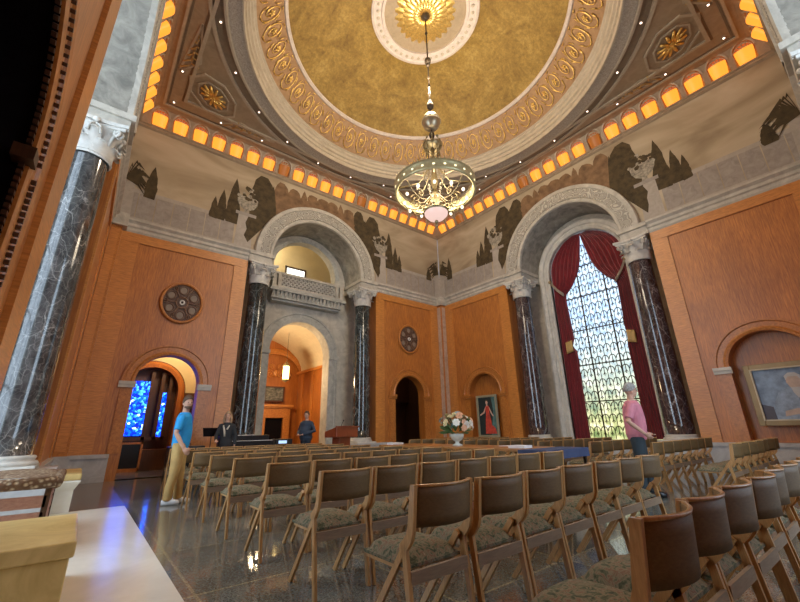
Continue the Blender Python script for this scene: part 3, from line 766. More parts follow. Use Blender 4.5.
# upper room behind the balcony
mb = MB()
mb.box(-9.5, -3.5, 3.6, 3.7, 5.6, 10); mb.box(-9.6, -9.5, 1.6, 3.7, 5.6, 10); mb.box(-3.6, -3.5, 1.6, 3.7, 5.6, 10); mb.box(-9.6, -3.5, 1.3, 3.7, 10, 10.1); mb.box(-9.6, -3.5, 1.3, 7.3, 5.58, 5.68)
struct(mb.build('wall_gallery', PLASTERY))
t = thing('gallery_doorway', 'lit rectangular opening with dark frame on the wall behind the balcony', 'doorway', (-5.98, 3.58, 7.75))
mb = MB(); mb.box(-.44, .44, -.01, 0, 0, .62); mb.build('lit_opening', emis('corridor_light', (.95, 1, .85), 1.6), t)
mb = MB(); 
for a in ((-.52, -.44, 0, .70), (.44, .52, 0, .70), (-.52, .52, .62, .70)): mb.box(a[0], a[1], -.05, 0, a[2], a[3])
mb.build('door_frame', W['dark'], t)

# ------------------------------------------------------------------ room through the lower arch
mb = MB()
mb.box(-9.3, -3.6, 6.2, 6.3, 0, 5.6, 0)                                       # back wall
wall_arch(mb, FA, 6.05, -9.2, -3.7, 0, 5.6, -5.6, 1.35, 3.4, 0, 0)
ring(mb, FA, [(0, 6.05), (0, 5.98), (.1, 5.95), (.25, 5.98), (.3, 6.05)], -5.6, 1.35, 3.4, 0, 1, 28)
mb.box(-4.35, -4.25, 1.75, 6.2, 0, 3.9, 0); mb.box(-9.35, -9.25, 1.75, 6.2, 0, 5.6, 0)
mb.box(-4.45, -4.35, 1.75, 6.2, 3.82, 3.95, 1)
for yy in (2.3, 3.4, 4.5, 5.6): mb.box(-4.39, -4.35, yy-.12, yy+.12, 0, 3.85, 1)
for s_ in (-7.9, -7.3): mb.box(s_-.1, s_+.1, 5.9, 6.05, 0, 3.85, 1)
struct(mb.build('wall_hearth_room', [W['recess'], W['trim']]))
mb = MB()
vp = [(-9.3, 3.9)]+[(-6.8+2.5*cos(PI-PI*i/16), 3.9+1.62*sin(PI-PI*i/16)) for i in range(17)]+[(-4.3, 3.9)]
for a, b_ in zip(vp, vp[1:]): mb.quad((a[0], 1.75, a[1]), (b_[0], 1.75, b_[1]), (b_[0], 6.2, b_[1]), (a[0], 6.2, a[1]))
struct(mb.build('ceiling_hearth_room', plain('cream_vault', (.70, .60, .42), .8, var=.05)))
t = thing('fireplace', 'carved wooden fireplace with black firebox, through the arch under the balcony', 'fireplace', (-5.55, 6.0, 0))
mb = MB()
for a in ((-.75, -.43, 0, 1.75), (.43, .75, 0, 1.75), (-.75, .75, 1.7, 2.2)): mb.box(a[0], a[1], -.18, 0, a[2], a[3])
mb.build('surround', W['trim'], t, bevel=.015)
mb = MB(); mb.box(-.43, .43, -.03, 0, 0, 1.7); mb.build('firebox', BLACKM, t)
mb = MB(); mb.box(-.85, .85, -.32, 0, 2.2, 2.30); mb.box(-.80, .80, -.25, 0, 2.14, 2.2); mb.build('mantel', W['band'], t, bevel=.01)
t = thing('landscape_painting', 'dim grey-green picture in a dark frame above the fireplace', 'painting', (-5.62, 5.95, 2.45))
mb = MB(); mb.box(-.42, .42, -.02, 0, .05, .66)
pm, nt, b = newmat('dim_landscape'); setp(b, .5); nt.links.new(ramp(nt, noise(nt, coords(nt, (2, 2, 4)), 3, 5), [(.35, (.03, .03, .025)), (.55, (.14, .14, .12)), (.75, (.4, .38, .33))]), b.inputs['Base Color'])
mb.build('canvas', pm, t)
mb = MB()
for a in ((-.48, -.42, 0, .71), (.42, .48, 0, .71), (-.48, .48, 0, .06), (-.48, .48, .65, .71)): mb.box(a[0], a[1], -.05, 0, a[2], a[3])
mb.build('frame', W['dark'], t)
# scroll ornament over the painting
t = thing('wall_carving', 'carved wooden scroll ornament on the wall above the fireplace painting', 'carving', (-5.62, 6.0, 3.75))
mb = MB()
for sg in (-1, 1):
    for q, (cx, cz, r_) in enumerate([(.28, 0, .22), (.62, -.06, .15), (.2, .36, .14)]):
        mb.tube([(sg*(cx+r_*(1-i/30)*cos(i*.42)), -.05, cz+r_*(1-i/30)*sin(i*.42)) for i in range(26)], .028, 5)
mb.build('scrolls', W['trim'], t); mb = MB(); mb.sphere((0, -.05, .05), (.12, .05, .16), 10); mb.build('shell', W['trim'], t)
# lantern
t = thing('hanging_lantern', 'lit glass lantern hanging in the arch beneath the balcony', 'lantern', (-5.98, 3.8, 3.15))
mb = MB(); mb.lathe([(.12, .08), (.14, .12), (.14, .62), (.12, .68)], 8, smooth=False, cap=True); mb.build('glass', emis('lantern_glass', (1, .70, .26), 6), t)
mb = MB()
for i in range(8):
    a = 2*PI*i/8; mb.tube([(.145*cos(a), .145*sin(a), .08), (.145*cos(a), .145*sin(a), .68)], .012, 4)
mb.lathe([(.0, -.04), (.06, 0), (.16, .06), (.16, .10)], 8, smooth=False); mb.lathe([(.16, .66), (.17, .70), (.09, .80), (.03, .86), (.0, .9)], 8, smooth=False)
mb.build('frame', BRASS, t)
mb = MB(); mb.tube([(0, 0, .88), (0, 0, 2.2)], .01, 5); mb.build('chain', IRON, t)

# ------------------------------------------------------------------ left doorway passage with blue stained glass
mb = MB()
wall_arch(mb, FA, 2.6, -13.2, -9.35, 0, 6, -11.0, .78, 2.42, .62, 0)
rect(mb, FA, 3.05, -12.2, -9.6, 0, 4, 0); reveal(mb, FA, -11.0, .78, 2.42, .62, 2.6, 3.05, 1)
ring(mb, FA, [(0, 2.6), (0, 2.54), (.12, 2.52), (.2, 2.6)], -11.0, .78, 2.42, 0, 1, 24)
mb.box(-9.45, -9.35, .35, 2.6, 0, 2.5, 1); mb.box(-13.2, -13.1, .35, 2.6, 0, 6, 0)
mb.box(-9.45, -9.34, .35, 2.6, 2.5, 6, 2); wall_arch(mb, FA, 2.585, -13.2, -9.35, 2.40, 4.4, -11.0, 1.0, 2.42, 2.40, 2); mb.box(-13.2, -9.35, .35, 2.7, 4.4, 4.5, 2)
struct(mb.build('wall_passage', [W['dark'], W['recess'], PLASTERY]))
BG, nt, b = newmat('blue_stained_glass'); setp(b, .2)
v = coords(nt); vo = voro(nt, v, 13); vo.inputs['Randomness'].default_value = .8
c = ramp(nt, vo.outputs['Color'], [(0, (.0, .01, .30)), (.35, (.0, .05, .9)), (.62, (.03, .22, 1)), (.82, (.35, .6, 1)), (.95, (1, .1, .25))], 'CONSTANT')
ve = voro(nt, v, 13, 'DISTANCE_TO_EDGE'); lead = ramp(nt, ve.outputs['Distance'], [(.03, (.01, .01, .02)), (.08, (1, 1, 1))])
col = mix(nt, c, lead, 1.0, 'MULTIPLY'); nt.links.new(col, b.inputs['Emission Color']); nt.links.new(col, b.inputs['Base Color']); b.inputs['Emission Strength'].default_value = 3.2
mb = MB(); mb.box(-11.52, -11.02, 2.80, 2.83, 1.04, 2.75); mb.box(-10.62, -10.50, 2.80, 2.83, 1.0, 2.4)
struct(mb.build('window_2', BG)); o = bpy.data.objects['window_2']
mb = MB(); 
for x in (-11.58, -10.98, -10.68, -10.44): mb.box(x-.05, x+.05, 2.74, 2.9, .9, 3.05)
mb.box(-11.7, -10.3, 2.74, 2.92, .88, 1.0)
mb.build('window_frame', W['dark'], o)
t = thing('radiator_cabinet', 'small dark grille cabinet below the blue stained glass', 'radiator', (-11.25, 2.72, 0))
mb = MB()
for a in ((-.3, -.24, 0, .85), (.24, .3, 0, .85), (-.3, .3, .79, .85), (-.3, .3, 0, .1)): mb.box(a[0], a[1], -.2, 0, a[2], a[3])
mb.build('case', W['trim'], t); mb = MB(); mb.box(-.24, .24, -.15, 0, .1, .8); mb.build('grille', BLACK, t)
# right doorway: dark passage
mb = MB()
rect(mb, FA, 3.0, -3.6, .2, 2.5, 6, 0); rect(mb, FA, 3.0, -3.6, .2, 0, 2.5, 1); mb.box(-3.6, -3.5, .35, 3, 0, 6, 1); mb.box(.1, .2, .35, 3, 0, 6, 1); mb.box(-3.6, .2, .35, 3, 4.3, 4.4, 1)
mb.box(-1.9, -1.1, 2.9, 3.0, 0, 2.3, 2); wall_arch(mb, FA, 2.7, -3.5, .1, 2.35, 4.3, -2.4, .9, 2.6, 2.35, 1)
struct(mb.build('wall_corridor', [PLASTERY, W['dark'], W['dark']]))

# ------------------------------------------------------------------ window with grille, curtains
def lit_glass(name, strength):
    m, nt, b = newmat(name); setp(b, .3)
    v = coords(nt); tc = nt.nodes.new('ShaderNodeSeparateXYZ'); nt.links.new(v, tc.inputs[0])
    mr = nt.nodes.new('ShaderNodeMapRange'); mr.inputs[1].default_value = 1.2; mr.inputs[2].default_value = 5.0
    nt.links.new(tc.outputs['Z'], mr.inputs[0])
    n_ = noise(nt, v, 3.2, 6, .7); low = ramp(nt, n_, [(.35, (.16, .24, .08)), (.5, (.50, .52, .22)), (.6, (.85, .80, .48)), (.72, (.62, .76, .9))])
    hi = ramp(nt, noise(nt, v, 6, 4), [(.3, (.25, .45, .85)), (.55, (.66, .84, 1))])
    col = mix(nt, low, hi, mr.outputs[0]); nt.links.new(col, b.inputs['Emission Color']); b.inputs['Base Color'].default_value = (.1, .1, .1, 1)
    b.inputs['Emission Strength'].default_value = strength; return m
mb = MB(); arch_fill(mb, FB, 1.62, CC, 1.45, 6.85, Z_DADO, 0); win = struct(mb.build('window_1', lit_glass('daylit_glass', .95)))
mb = MB()
def barB(s0, z0, s1, z1, r): mb.tube([FB(s0, 1.58, z0), FB(s1, 1.58, z1)], r, 4)
for q in (-.48, .48): barB(CC+q, Z_DADO, CC+q, 8.2, .028)
for zz in (1.9, 3.2, 4.5, 5.8, 7.0): barB(CC-1.42, zz, CC+1.42, zz, .022)
mb.build('glazing_bars', IRON, win)
mb = MB(); cw = .24; chh = .40
for i in range(-6, 7):
    for j in range(18):
        c0 = CC+i*cw+(cw/2 if j % 2 else 0); z0 = .75+j*chh
        if abs(c0-CC) > 1.3: continue
        if z0 > 6.6 and (z0-6.85+.4)**2+(c0-CC)**2 > 1.25**2: continue
        mb.tube([FB(c0+cw*.45*cos(PI*k/6), 1.57, z0+.16+cw*.6*sin(PI*k/6)) for k in range(7)], .018, 3)
        mb.tube([FB(c0, 1.57, z0), FB(c0, 1.57, z0+.30)], .016, 3)
        mb.tube([FB(c0-cw*.45, 1.57, z0-.1), FB(c0-cw*.45, 1.57, z0+.16)], .014, 3)
        mb.tube([FB(c0-.05, 1.57, z0+.04), FB(c0, 1.57, z0+.12), FB(c0+.05, 1.57, z0+.04)], .014, 3)
mb.build('leaded_tracery', IRON, win)
mb = MB(); arch_fill(mb, FS, 1.62, CC, 1.45, 6.85, Z_DADO, 0); w3 = struct(mb.build('window_3', emis('sky_glass', (.66, .82, 1.0), 3.4)))
mb = MB(); arch_fill(mb, FW, 1.62, CC, 1.45, 6.85, Z_DADO, 0); struct(mb.build('window_4', bpy.data.materials['sky_glass']))
for F_, w_ in ((FS, w3), (FW, bpy.data.objects['window_4'])):
    mb = MB()
    for q in (-.48, .48): mb.tube([F_(CC+q, 1.58, Z_DADO), F_(CC+q, 1.58, 8.2)], .03, 4)
    for zz in (1.9, 3.2, 4.5, 5.8, 7.0): mb.tube([F_(CC-1.42, 1.58, zz), F_(CC+1.42, 1.58, zz)], .025, 4)
    mb.build('glazing_bars', IRON, w_)
# curtains
CUR, nt, b = newmat('crimson_velvet'); setp(b, .75); b.inputs['Sheen Weight'].default_value = .4
nt.links.new(ramp(nt, noise(nt, coords(nt, (8, 8, .5)), 2, 3), [(.35, (.14, .004, .010)), (.7, (.30, .012, .022))]), b.inputs['Base Color'])
GAP = [(.6, .90), (3.7, .88), (3.95, 1.0), (4.2, .90), (5.7, .96), (5.95, .93), (6.2, .66), (6.6, .38), (7.0, .22), (7.5, .11), (8.05, .01), (8.3, 0)]
def gap(z_):
    for (a, g), (b_, h) in zip(GAP, GAP[1:]):
        if a <= z_ <= b_: return g+(h-g)*(z_-a)/(b_-a)
    return 0
for sg, sd in ((1, 'left'), (-1, 'right')):
    t = thing('curtain', 'long crimson velvet curtain drawn to the %s side of the window' % sd, 'curtain', (0, 0, 0), 0, 'crimson window curtains')
    mb = MB()
    def fn(u, v_):
        zz = Z_DADO+.02+(8.24-Z_DADO-.02)*v_; J = 1.42 if zz < 6.85 else math.sqrt(max(.0001, 1.42**2-(zz-6.85)**2))
        g = min(gap(zz), J-.005); s_ = g+(J-g)*u; tight = (J-g)
        return FB(CC+sg*s_, 1.34+.045*sin(u*2*PI*7+zz*.3), zz)
    mb.grid(fn, 56, 60); mb.build('drape', CUR, t)
    mb = MB(); q0 = FB(CC+sg*1.44, 1.22, 6.6); q1 = FB(CC+sg*.98, 1.26, 5.95)
    for k in (-1, 0, 1):
        mb.tube([(q0[0], q0[1], q0[2]+k*.03), ((q0[0]+q1[0])/2, (q0[1]+q1[1])/2, (q0[2]+q1[2])/2-.06+k*.03), (q1[0], q1[1], q1[2]+k*.04)], .03, 6)
    mb.build('tieback', plain('taupe_cord', (.42, .34, .26), .7) if 'taupe_cord' not in bpy.data.materials else bpy.data.materials['taupe_cord'], t)
    mb = MB(); mb.sphere(q0, .08, 10); mb.build('rosette_hook', GOLDFR, t)
    mb = MB()
    def fn(u, v_): return FB(CC+sg*(.96+.26*u), 1.26+.02*sin(u*20), 3.72+.42*v_-.06*u)
    mb.grid(fn, 8, 4); mb.build('holdback', plain('gold_silk', (.62, .40, .14), .5), t, solid=.02)

# ------------------------------------------------------------------ paintings in the niches
def frame_mb(w, h, fw, th):
    mb = MB()
    for a in ((-w/2, -w/2+fw, 0, h), (w/2-fw, w/2, 0, h), (-w/2+fw, w/2-fw, 0, fw), (-w/2+fw, w/2-fw, h-fw, h)): mb.box(a[0], a[1], -th, 0, a[2], a[3])
    return mb
# lady in red (local x right along wall seen from the room, y into the wall)
t = thing('lady_portrait', 'tall portrait of a standing lady in a red dress on the far niche', 'painting', (.10, CC+DR-.12, .72), -PI/2)
frame_mb(1.04, 1.62, .09, .06).build('frame', plain('silvered_frame', (.45, .44, .30), .4, .4), t, bevel=.01)
mb = MB(); y = -.02
mb.quad((-.45, y, .08), (.45, y, .08), (.45, y, 1.54), (-.45, y, 1.54), 0)
def PP(pts, mi, k=1): mb.poly([(a, y-.003*k, c_) for a, c_ in pts], mi)
PP([(.12, .1), (.44, .1), (.44, 1.53), (.22, 1.53), (.30, 1.0)], 5, 1)
PP([(-.16, .14), (.22, .14), (.16, .6), (.10, .95), (.13, 1.12), (.08, 1.2), (-.07, 1.2), (-.11, 1.1), (-.07, .92), (-.12, .6)], 1, 2)
PP([(.06, .14), (.40, .14), (.34, .34), (.22, .45), (.12, .4)], 1, 3)
PP([(-.03, 1.18), (.04, 1.18), (.04, 1.26), (.065, 1.33), (.035, 1.41), (-.035, 1.41), (-.06, 1.33), (-.03, 1.26)], 2, 4)
PP([(-.06, 1.32), (-.07, 1.40), (0, 1.45), (.07, 1.40), (.065, 1.33), (.03, 1.39), (-.03, 1.39)], 3, 5)
PP([(-.11, 1.12), (-.06, 1.18), (-.14, .92), (-.36, .82), (-.38, .87), (-.19, .98)], 2, 4)
PP([(.13, 1.12), (.08, 1.16), (.16, .92), (.26, .78), (.30, .80), (.21, .96)], 2, 4)
mb.build('canvas', [plain('dusky_teal_paint', (.02, .035, .035), .6), plain('red_dress_paint', (.62, .075, .045), .6, var=.3, sc_=9), plain('skin_paint', (.72, .48, .36), .6), plain('hair_paint', (.12, .07, .04), .6), plain('brown_paint', (.1, .05, .03), .6), plain('teal_drape_paint', (.10, .22, .22), .6, var=.4, sc_=5)], t)
# seated gentleman, far right
t = thing('gentleman_portrait', 'large portrait of a seated grey-haired man, propped in the right niche', 'painting', (.14, CC-DR-.24, 1.0), -PI/2)
fo = frame_mb(1.60, 1.42, .12, .08).build('frame', GOLDFR, t, bevel=.012)
f2 = frame_mb(1.38, 1.20, .03, .09); o = f2.build('slip', plain('pale_slip', (.62, .55, .40), .5), fo); o.location = (0, 0, .11)
mb = MB(); y = -.03
mb.quad((-.68, y, .12), (.68, y, .12), (.68, y, 1.3), (-.68, y, 1.3), 0)
PP([(-.45, .12), (.50, .12), (.46, .45), (.34, .74), (.16, .86), (-.10, .86), (-.30, .74), (-.42, .5)], 1, 1)
PP([(-.06, .84), (.10, .84), (.08, .72), (.02, .60), (-.04, .72)], 2, 2)
PP([(-.07, .84), (.10, .84), (.14, .95), (.13, 1.05), (.07, 1.11), (-.04, 1.11), (-.10, 1.04), (-.11, .95)], 3, 3)
PP([(-.11, 1.0), (-.12, 1.10), (-.04, 1.17), (.07, 1.17), (.15, 1.10), (.14, 1.0), (.10, 1.08), (-.06, 1.08)], 2, 4)
PP([(-.30, .20), (-.02, .26), (.14, .22), (.12, .34), (-.05, .38), (-.28, .32)], 3, 3)
PP([(.38, .12), (.68, .12), (.68, .55), (.50, .58), (.42, .4)], 4, 2); PP([(-.68, .12), (-.45, .12), (-.46, .42), (-.68, .5)], 4, 2)
PP([(.02, .60), (.035, .60), (.03, .38), (.0, .38)], 4, 3)
mb.build('canvas', [plain('blue_grey_glare_paint', (.22, .30, .42), .35, var=.45, sc_=4), plain('slate_suit_paint', (.28, .36, .48), .35, var=.35, sc_=6), plain('pale_grey_paint', (.55, .56, .56), .5), plain('flesh_paint', (.55, .43, .36), .5, var=.2), plain('chair_paint', (.10, .10, .13), .5)], t)  # background tone lightened to carry blue glare on the canvas

# ------------------------------------------------------------------ chandelier
t = thing('chandelier', 'large brass ring chandelier hanging on a long rod from the gilded dome', 'chandelier', (CC, CC, 0))
mb = MB(); mb.lathe([(0, 13.43), (.13, 13.40), (.16, 13.34), (.10, 13.26), (.05, 13.2), (.0, 13.18)], 20); mb.build('canopy', IRON, t)
mb = MB(); mb.tube([(0, 0, 13.25), (0, 0, 8.3)], .022, 8)
for zz, rr in ((11.45, .10), (11.3, .06), (9.75, .10), (9.9, .05), (8.72, .08), (12.6, .045), (10.5, .04), (10.8, .04), (10.2, .04)): mb.sphere((0, 0, zz), (rr, rr, rr*1.3), 12)
mb.build('rod', IRON, t)
mb = MB(); mb.sphere((0, 0, 9.18), (.25, .25, .28), 24); mb.tube([(.255*cos(2*PI*i/24), .255*sin(2*PI*i/24), 9.18) for i in range(24)], .02, 6, 0, True); mb.build('globe', plain('grey_brass_globe', (.45, .38, .26), .35, .8), t)
mb = MB()   # crown
mb.lathe([(.06, 8.5), (.22, 8.42), (.24, 8.36), (.16, 8.30), (.06, 8.25)], 16)
for i in range(8):
    a = 2*PI*i/8
    mb.tube([(.05*cos(a), .05*sin(a), 8.1), (.20*cos(a), .20*sin(a), 8.2), (.26*cos(a), .26*sin(a), 8.42), (.20*cos(a), .20*sin(a), 8.55)], .02, 6)
    mb.sphere((.20*cos(a), .20*sin(a), 8.57), .035, 8)
mb.build('crown', BRASS, t)
RR = 1.0; ZR = 6.98
mb = MB()
for i in range(8):
    a = 2*PI*i/8; mb.tube([(.17*cos(a), .17*sin(a), 8.3), (.19*cos(a), .19*sin(a), 7.5), (.40*cos(a), .40*sin(a), 7.22), (RR*.98*cos(a), RR*.98*sin(a), ZR+.12)], .014, 6)
mb.build('suspension_rods', BRASS, t)
hoop = MB(); hoop.lathe([(RR, ZR-.13), (RR+.05, ZR-.13), (RR+.03, ZR-.06), (RR+.03, ZR+.08), (RR+.06, ZR+.13), (RR-.02, ZR+.13), (RR-.03, ZR-.10), (RR, ZR-.13)], 72)
ho = hoop.build('hoop', BRASSL, t)
mb = MB()
for i in range(60):
    a = 2*PI*i/60; mb.tube([(RR*1.02*cos(a), RR*1.02*sin(a), ZR+.12), (RR*1.05*cos(a), RR*1.05*sin(a), ZR+.20)], [.022, .006], 5)
mb.build('cresting', BRASSL, ho)
for i in range(24):
    a = 2*PI*i/24; mb = MB(); mb.sphere(((RR+.0)*cos(a), (RR+.0)*sin(a), ZR), (.048, .048, .038), 8); mb.build('hoop_light', CANDLE, ho)
mb = MB()
for i in range(12):
    a = 2*PI*i/12; ca, sa = cos(a), sin(a)
    pts = [(.12, 6.75), (.30, 6.55), (.55, 6.50), (.78, 6.62), (.95, 6.85)]
    mb.tube([(r_*ca, r_*sa, z_) for r_, z_ in pts], .015, 6)
    cp = [(.52+.13*(1-k/22)*cos(k*.45), 6.66+.13*(1-k/22)*sin(k*.45)) for k in range(18)]
    mb.tube([(r_*ca, r_*sa, z_) for r_, z_ in cp], .014, 5)
mb.build('scroll_arms', BRASS, t)
for i in range(12):
    a = 2*PI*(i+.5)/12; mb = MB(); mb.sphere((.80*cos(a), .80*sin(a), 6.64), (.04, .04, .05), 10); mb.build('arm_bulb', BULB, t)
mb = MB(); mb.lathe([(.03, 8.3), (.05, 7.6), (.10, 7.2), (.05, 7.0), (.13, 6.7), (.08, 6.5), (.20, 6.35), (.22, 6.28)], 20); mb.build('stem', BRASS, t)
mb = MB(); mb.lathe([(.30, 6.30), (.29, 6.22), (.20, 6.12), (.0, 6.07)], 24); mb.build('alabaster_bowl', emis('alabaster_glow', (.95, .66, .58), .55), t)
mb = MB(); mb.lathe([(.30, 6.34), (.33, 6.31), (.30, 6.27)], 24); mb.sphere((0, 0, 6.02), .05, 10); mb.sphere((0, 0, 5.92), (.03, .03, .07), 8)
for i in range(10):
    a = 2*PI*i/10; mb.sphere((.30*cos(a), .30*sin(a), 6.40), .04, 6)
mb.build('bowl_rim', BRASS, t)

# ------------------------------------------------------------------ chairs
TAP, nt, b = newmat('tapestry'); setp(b, .85)
v = coords(nt); n1 = noise(nt, v, 26, 4, .6, 1.5)
c = ramp(nt, n1, [(.30, (.03, .042, .02)), (.43, (.10, .11, .055)), (.53, (.25, .21, .13)), (.62, (.19, .085, .045)), (.74, (.32, .29, .19))])
nt.links.new(c, b.inputs['Base Color']); bump(nt, b, n1, .3, .006)
def chair():
    t = thing('stacking_chair', 'x', 'chair', group='rows of wooden chairs facing the left wall')
    hw = .205
    mb = MB()
    def fn(u, v_):   # curved plywood back, edges wrap forward
        a = (u-.5)*2; return (a*(hw+.006), -.012+.070*a*a-.015*v_, .598+.192*v_)
    mb.grid(fn, 14, 4); o = mb.build('backrest', W['chairback'], t, solid=.016)
    mb = MB(); mb.tube([(((u-7)/7)*(hw+.006), -.032+.070*((u-7)/7)**2, .792) for u in range(15)], .0085, 5); mb.build('top_edge', W['chair'], t)
    for sg in (-1, 1):
        mb = MB(); x = sg*(hw+.008)
        Pf = [(.058, .797), (.078, .66), (.086, .60), (.100, .562), (.125, .535), (.155, .512), (.160, .485)]; Pb = [(.022, .797), (.036, .66), (.044, .58), (.060, .535), (.088, .50), (.115, .475), (.135, .462)]
        n_ = len(Pf); vs = [(x+q, y_, z_) for q in (-.011, .011) for y_, z_ in Pf+Pb[::-1]]; m_ = 2*n_
        fs = [(i, i+1, m_-2-i, m_-1-i) for i in range(n_-1)]; fs += [tuple(q+m_ for q in f)[::-1] for f in fs]+[(i, (i+1) % m_, m_+(i+1) % m_, m_+i) for i in range(m_)]
        mb.add(vs, fs)
        mb.build('side_post', W['chair'], t)
        mb = MB(); mb.bar((x, .125, .51), (x, .055, 0), .022, .034, 0, up=(0, 1, 0)); mb.build('leg', W['chair'], t)
        mb = MB(); mb.bar((x-sg*.023, .135, .51), (x-sg*.023, .52, 0), .022, .034, 0, up=(0, 1, 0)); mb.build('leg', W['chair'], t)
    mb = MB(); mb.box(-hw+.0, hw-.0, .085, .103, .335, .395); mb.build('rear_rail', W['rail'], t)
    mb = MB(); mb.box(-hw+.02, hw-.02, .17, .52, .375, .405); mb.build('seat_frame', W['chair'], t)
    mb = MB()
    def top(u, v_):
        a = (u-.5)*2; c_ = (v_-.5)*2; rz_ = (1-abs(a)**4)*(1-abs(c_)**4); return (a*(hw-.012), .335+c_*.205, .405+.072*max(0, rz_)**.5)
    mb.grid(top, 10, 10)
    mb.box(-hw+.012, hw-.012, .13, .54, .395, .412)
    mb.build('seat_cushion', TAP, t)
    return t
ch = chair(); KIDS[ch.name] = list(ch.children)
first = True
def q3(i, n_): return ORD[i]
for blk, x0 in (('left block', -11.13), ('right block', -5.08)):
    for k in range(9):
        for j in range(7):
            x = x0+.225+.47*j; y = -11.92+1.048*k
            if blk == 'right block' and k > 7 : pass
            rowtxt = 'in the row nearest the camera' if k == 0 else ('in the front row' if k == 8 else ORD[k]+' row from the camera')
            lab = 'tapestry-seated wooden chair, %s, %s from its left end, %s' % (blk, ORD[j], rowtxt)
            dx, dy, rz = random.uniform(-.003, .003), random.uniform(-.02, .02), random.uniform(-.012, .012)
            if first: ch.location = (x+dx, y+dy, 0); ch.rotation_euler = (0, 0, rz); ch['label'] = lab; first = False
            else: dup(ch, (x+dx, y+dy, 0), rz, lab)

# ------------------------------------------------------------------ tables, flowers
t = thing('long_table', 'long brown wooden table in the aisle carrying the flower vase', 'table', (-6.75, -6.9, 0))
mb = MB(); mb.box(-.5, .5, -1.85, 1.85, .72, .76); mb.build('tabletop', W['table'], t, bevel=.006)
for sx in (-1, 1):
    for sy in (-1, 1):
        mb = MB(); mb.box(sx*.44-.025, sx*.44+.025, sy*1.7-.025, sy*1.7+.025, 0, .72); mb.build('leg', W['chair'], t)
t = thing('covered_table', 'small table under a dark blue cloth at the near end of the long table', 'table', (-6.75, -9.04, 0))
BLUE = plain('navy_cloth', (.05, .07, .15), .8)
mb = MB(); mb.box(-.60, .60, -.22, .26, .745, .755)
def fn(u, v_):
    L = [(-.6, -.22), (.6, -.22), (.6, .26), (-.6, .26)]; k = min(3, int(u*4)); f = u*4-k; a = L[k]; b_ = L[(k+1) % 4]
    o_ = .012*sin(u*90)*(1-v_)+.02*(1-v_); x = a[0]+(b_[0]-a[0])*f; y_ = a[1]+(b_[1]-a[1])*f
    n_ = [(0, -1), (1, 0), (0, 1), (-1, 0)][k]; return (x+n_[0]*o_, y_+n_[1]*o_, .63+.12*v_)
mb.grid(fn, 96, 3); mb.build('cloth', BLUE, t)
mb = MB()
for sx in (-1, 1):
    for sy in (-.18, .2): mb.box(sx*.52-.02, sx*.52+.02, sy-.02, sy+.02, 0, .745)
mb.build('legs', IRON, t)
for i, (x, y, w_, l_, lab) in enumerate([(-6.95, -8.55, .22, .30, 'white printed sheets stacked at the near end of the long table'), (-6.95, -5.25, .3, .22, 'white folded papers at the far end of the long table'), (-6.5, -8.0, .21, .3, 'loose white sheet beside the blue-covered table')]):
    mb = MB(); mb.box(x-w_/2, x+w_/2, y-l_/2, y+l_/2, .761, .80 if i < 2 else .765); tag(mb.build('paper_stack', PAPER), lab, 'papers')
# vase of flowers
t = thing('flower_arrangement', 'bouquet of cream, peach and blue-green flowers in a pale vase on the long table', 'flowers', (-6.72, -6.95, .76))
mb = MB(); mb.lathe([(.0, 0), (.10, 0), (.09, .02), (.04, .04), (.04, .07), (.10, .11), (.13, .16), (.14, .21), (.12, .22)], 24); mb.build('vase', plain('pale_glaze', (.62, .66, .58), .25), t)
rnd = random.Random(5)
FLM = [plain('cream_petal', (.85, .76, .45), .6), plain('peach_petal', (.85, .52, .32), .6), plain('white_petal', (.85, .84, .76), .6), plain('blue_petal', (.35, .52, .62), .6)]
LEAF = plain('leaf_green', (.08, .16, .05), .6, var=.4)
mb = MB(); leaf_mb = MB()
def flower(mb, c, r, mi, dirv):
    d = dirv.normalized(); x = d.orthogonal().normalized(); y_ = d.cross(x)
    for ringi, (n_, rr, lift) in enumerate(((7, 1.0, .1), (5, .62, .35), (3, .3, .5))):
        for k in range(n_):
            a = 2*PI*k/n_+ringi*.5; e = x*cos(a)+y_*sin(a); e2 = x*cos(a+1.57)+y_*sin(a+1.57)
            b0 = c+d*(r*.1*ringi); m1 = c+e*(r*rr*.6)+d*(r*(lift+.1)); tip = c+e*(r*rr)+d*(r*lift)
            w_ = r*rr*.42
            mb.add([b0, m1+e2*w_, tip+e2*w_*.5+d*r*.1, tip-e2*w_*.5+d*r*.1, m1-e2*w_], [(0, 1, 2, 3, 4)], mi, False)
spec = []
for i in range(46):
    th = rnd.uniform(0, 2*PI); ph = rnd.uniform(.05, 1.75); d = Vector((sin(ph)*cos(th), sin(ph)*sin(th), cos(ph)))
    c0 = Vector((0, 0, .36))+Vector((d.x*.33, d.y*.33, d.z*.24))*rnd.uniform(.8, 1.08)
    spec.append((c0, d, rnd.uniform(.05, .075), rnd.choices([0, 1, 2, 3], [6, 3, 3, 1])[0]))
for i, (c0, d, r_, mi) in enumerate(spec):
    fm = MB(); flower(fm, c0, r_, 0, d); fm.sphere(c0+d*.01, r_*.28, 6, 0)
    fm.build('flower', FLM[mi], t)
for i in range(90):
    th = rnd.uniform(0, 2*PI); ph = rnd.uniform(.2, 2.0); d = Vector((sin(ph)*cos(th), sin(ph)*sin(th), cos(ph)))
    a = Vector((0, 0, .27))+d*.10; b_ = Vector((0, 0, .36))+Vector((d.x*.36, d.y*.36, d.z*.32))*rnd.uniform(.7, 1.12); s_ = d.orthogonal().normalized()*.035
    mm = a.lerp(b_, .7); leaf_mb.add([a, mm+s_, b_, mm-s_], [(0, 1, 2, 3)], 0)
leaf_mb.build('foliage', LEAF, t)

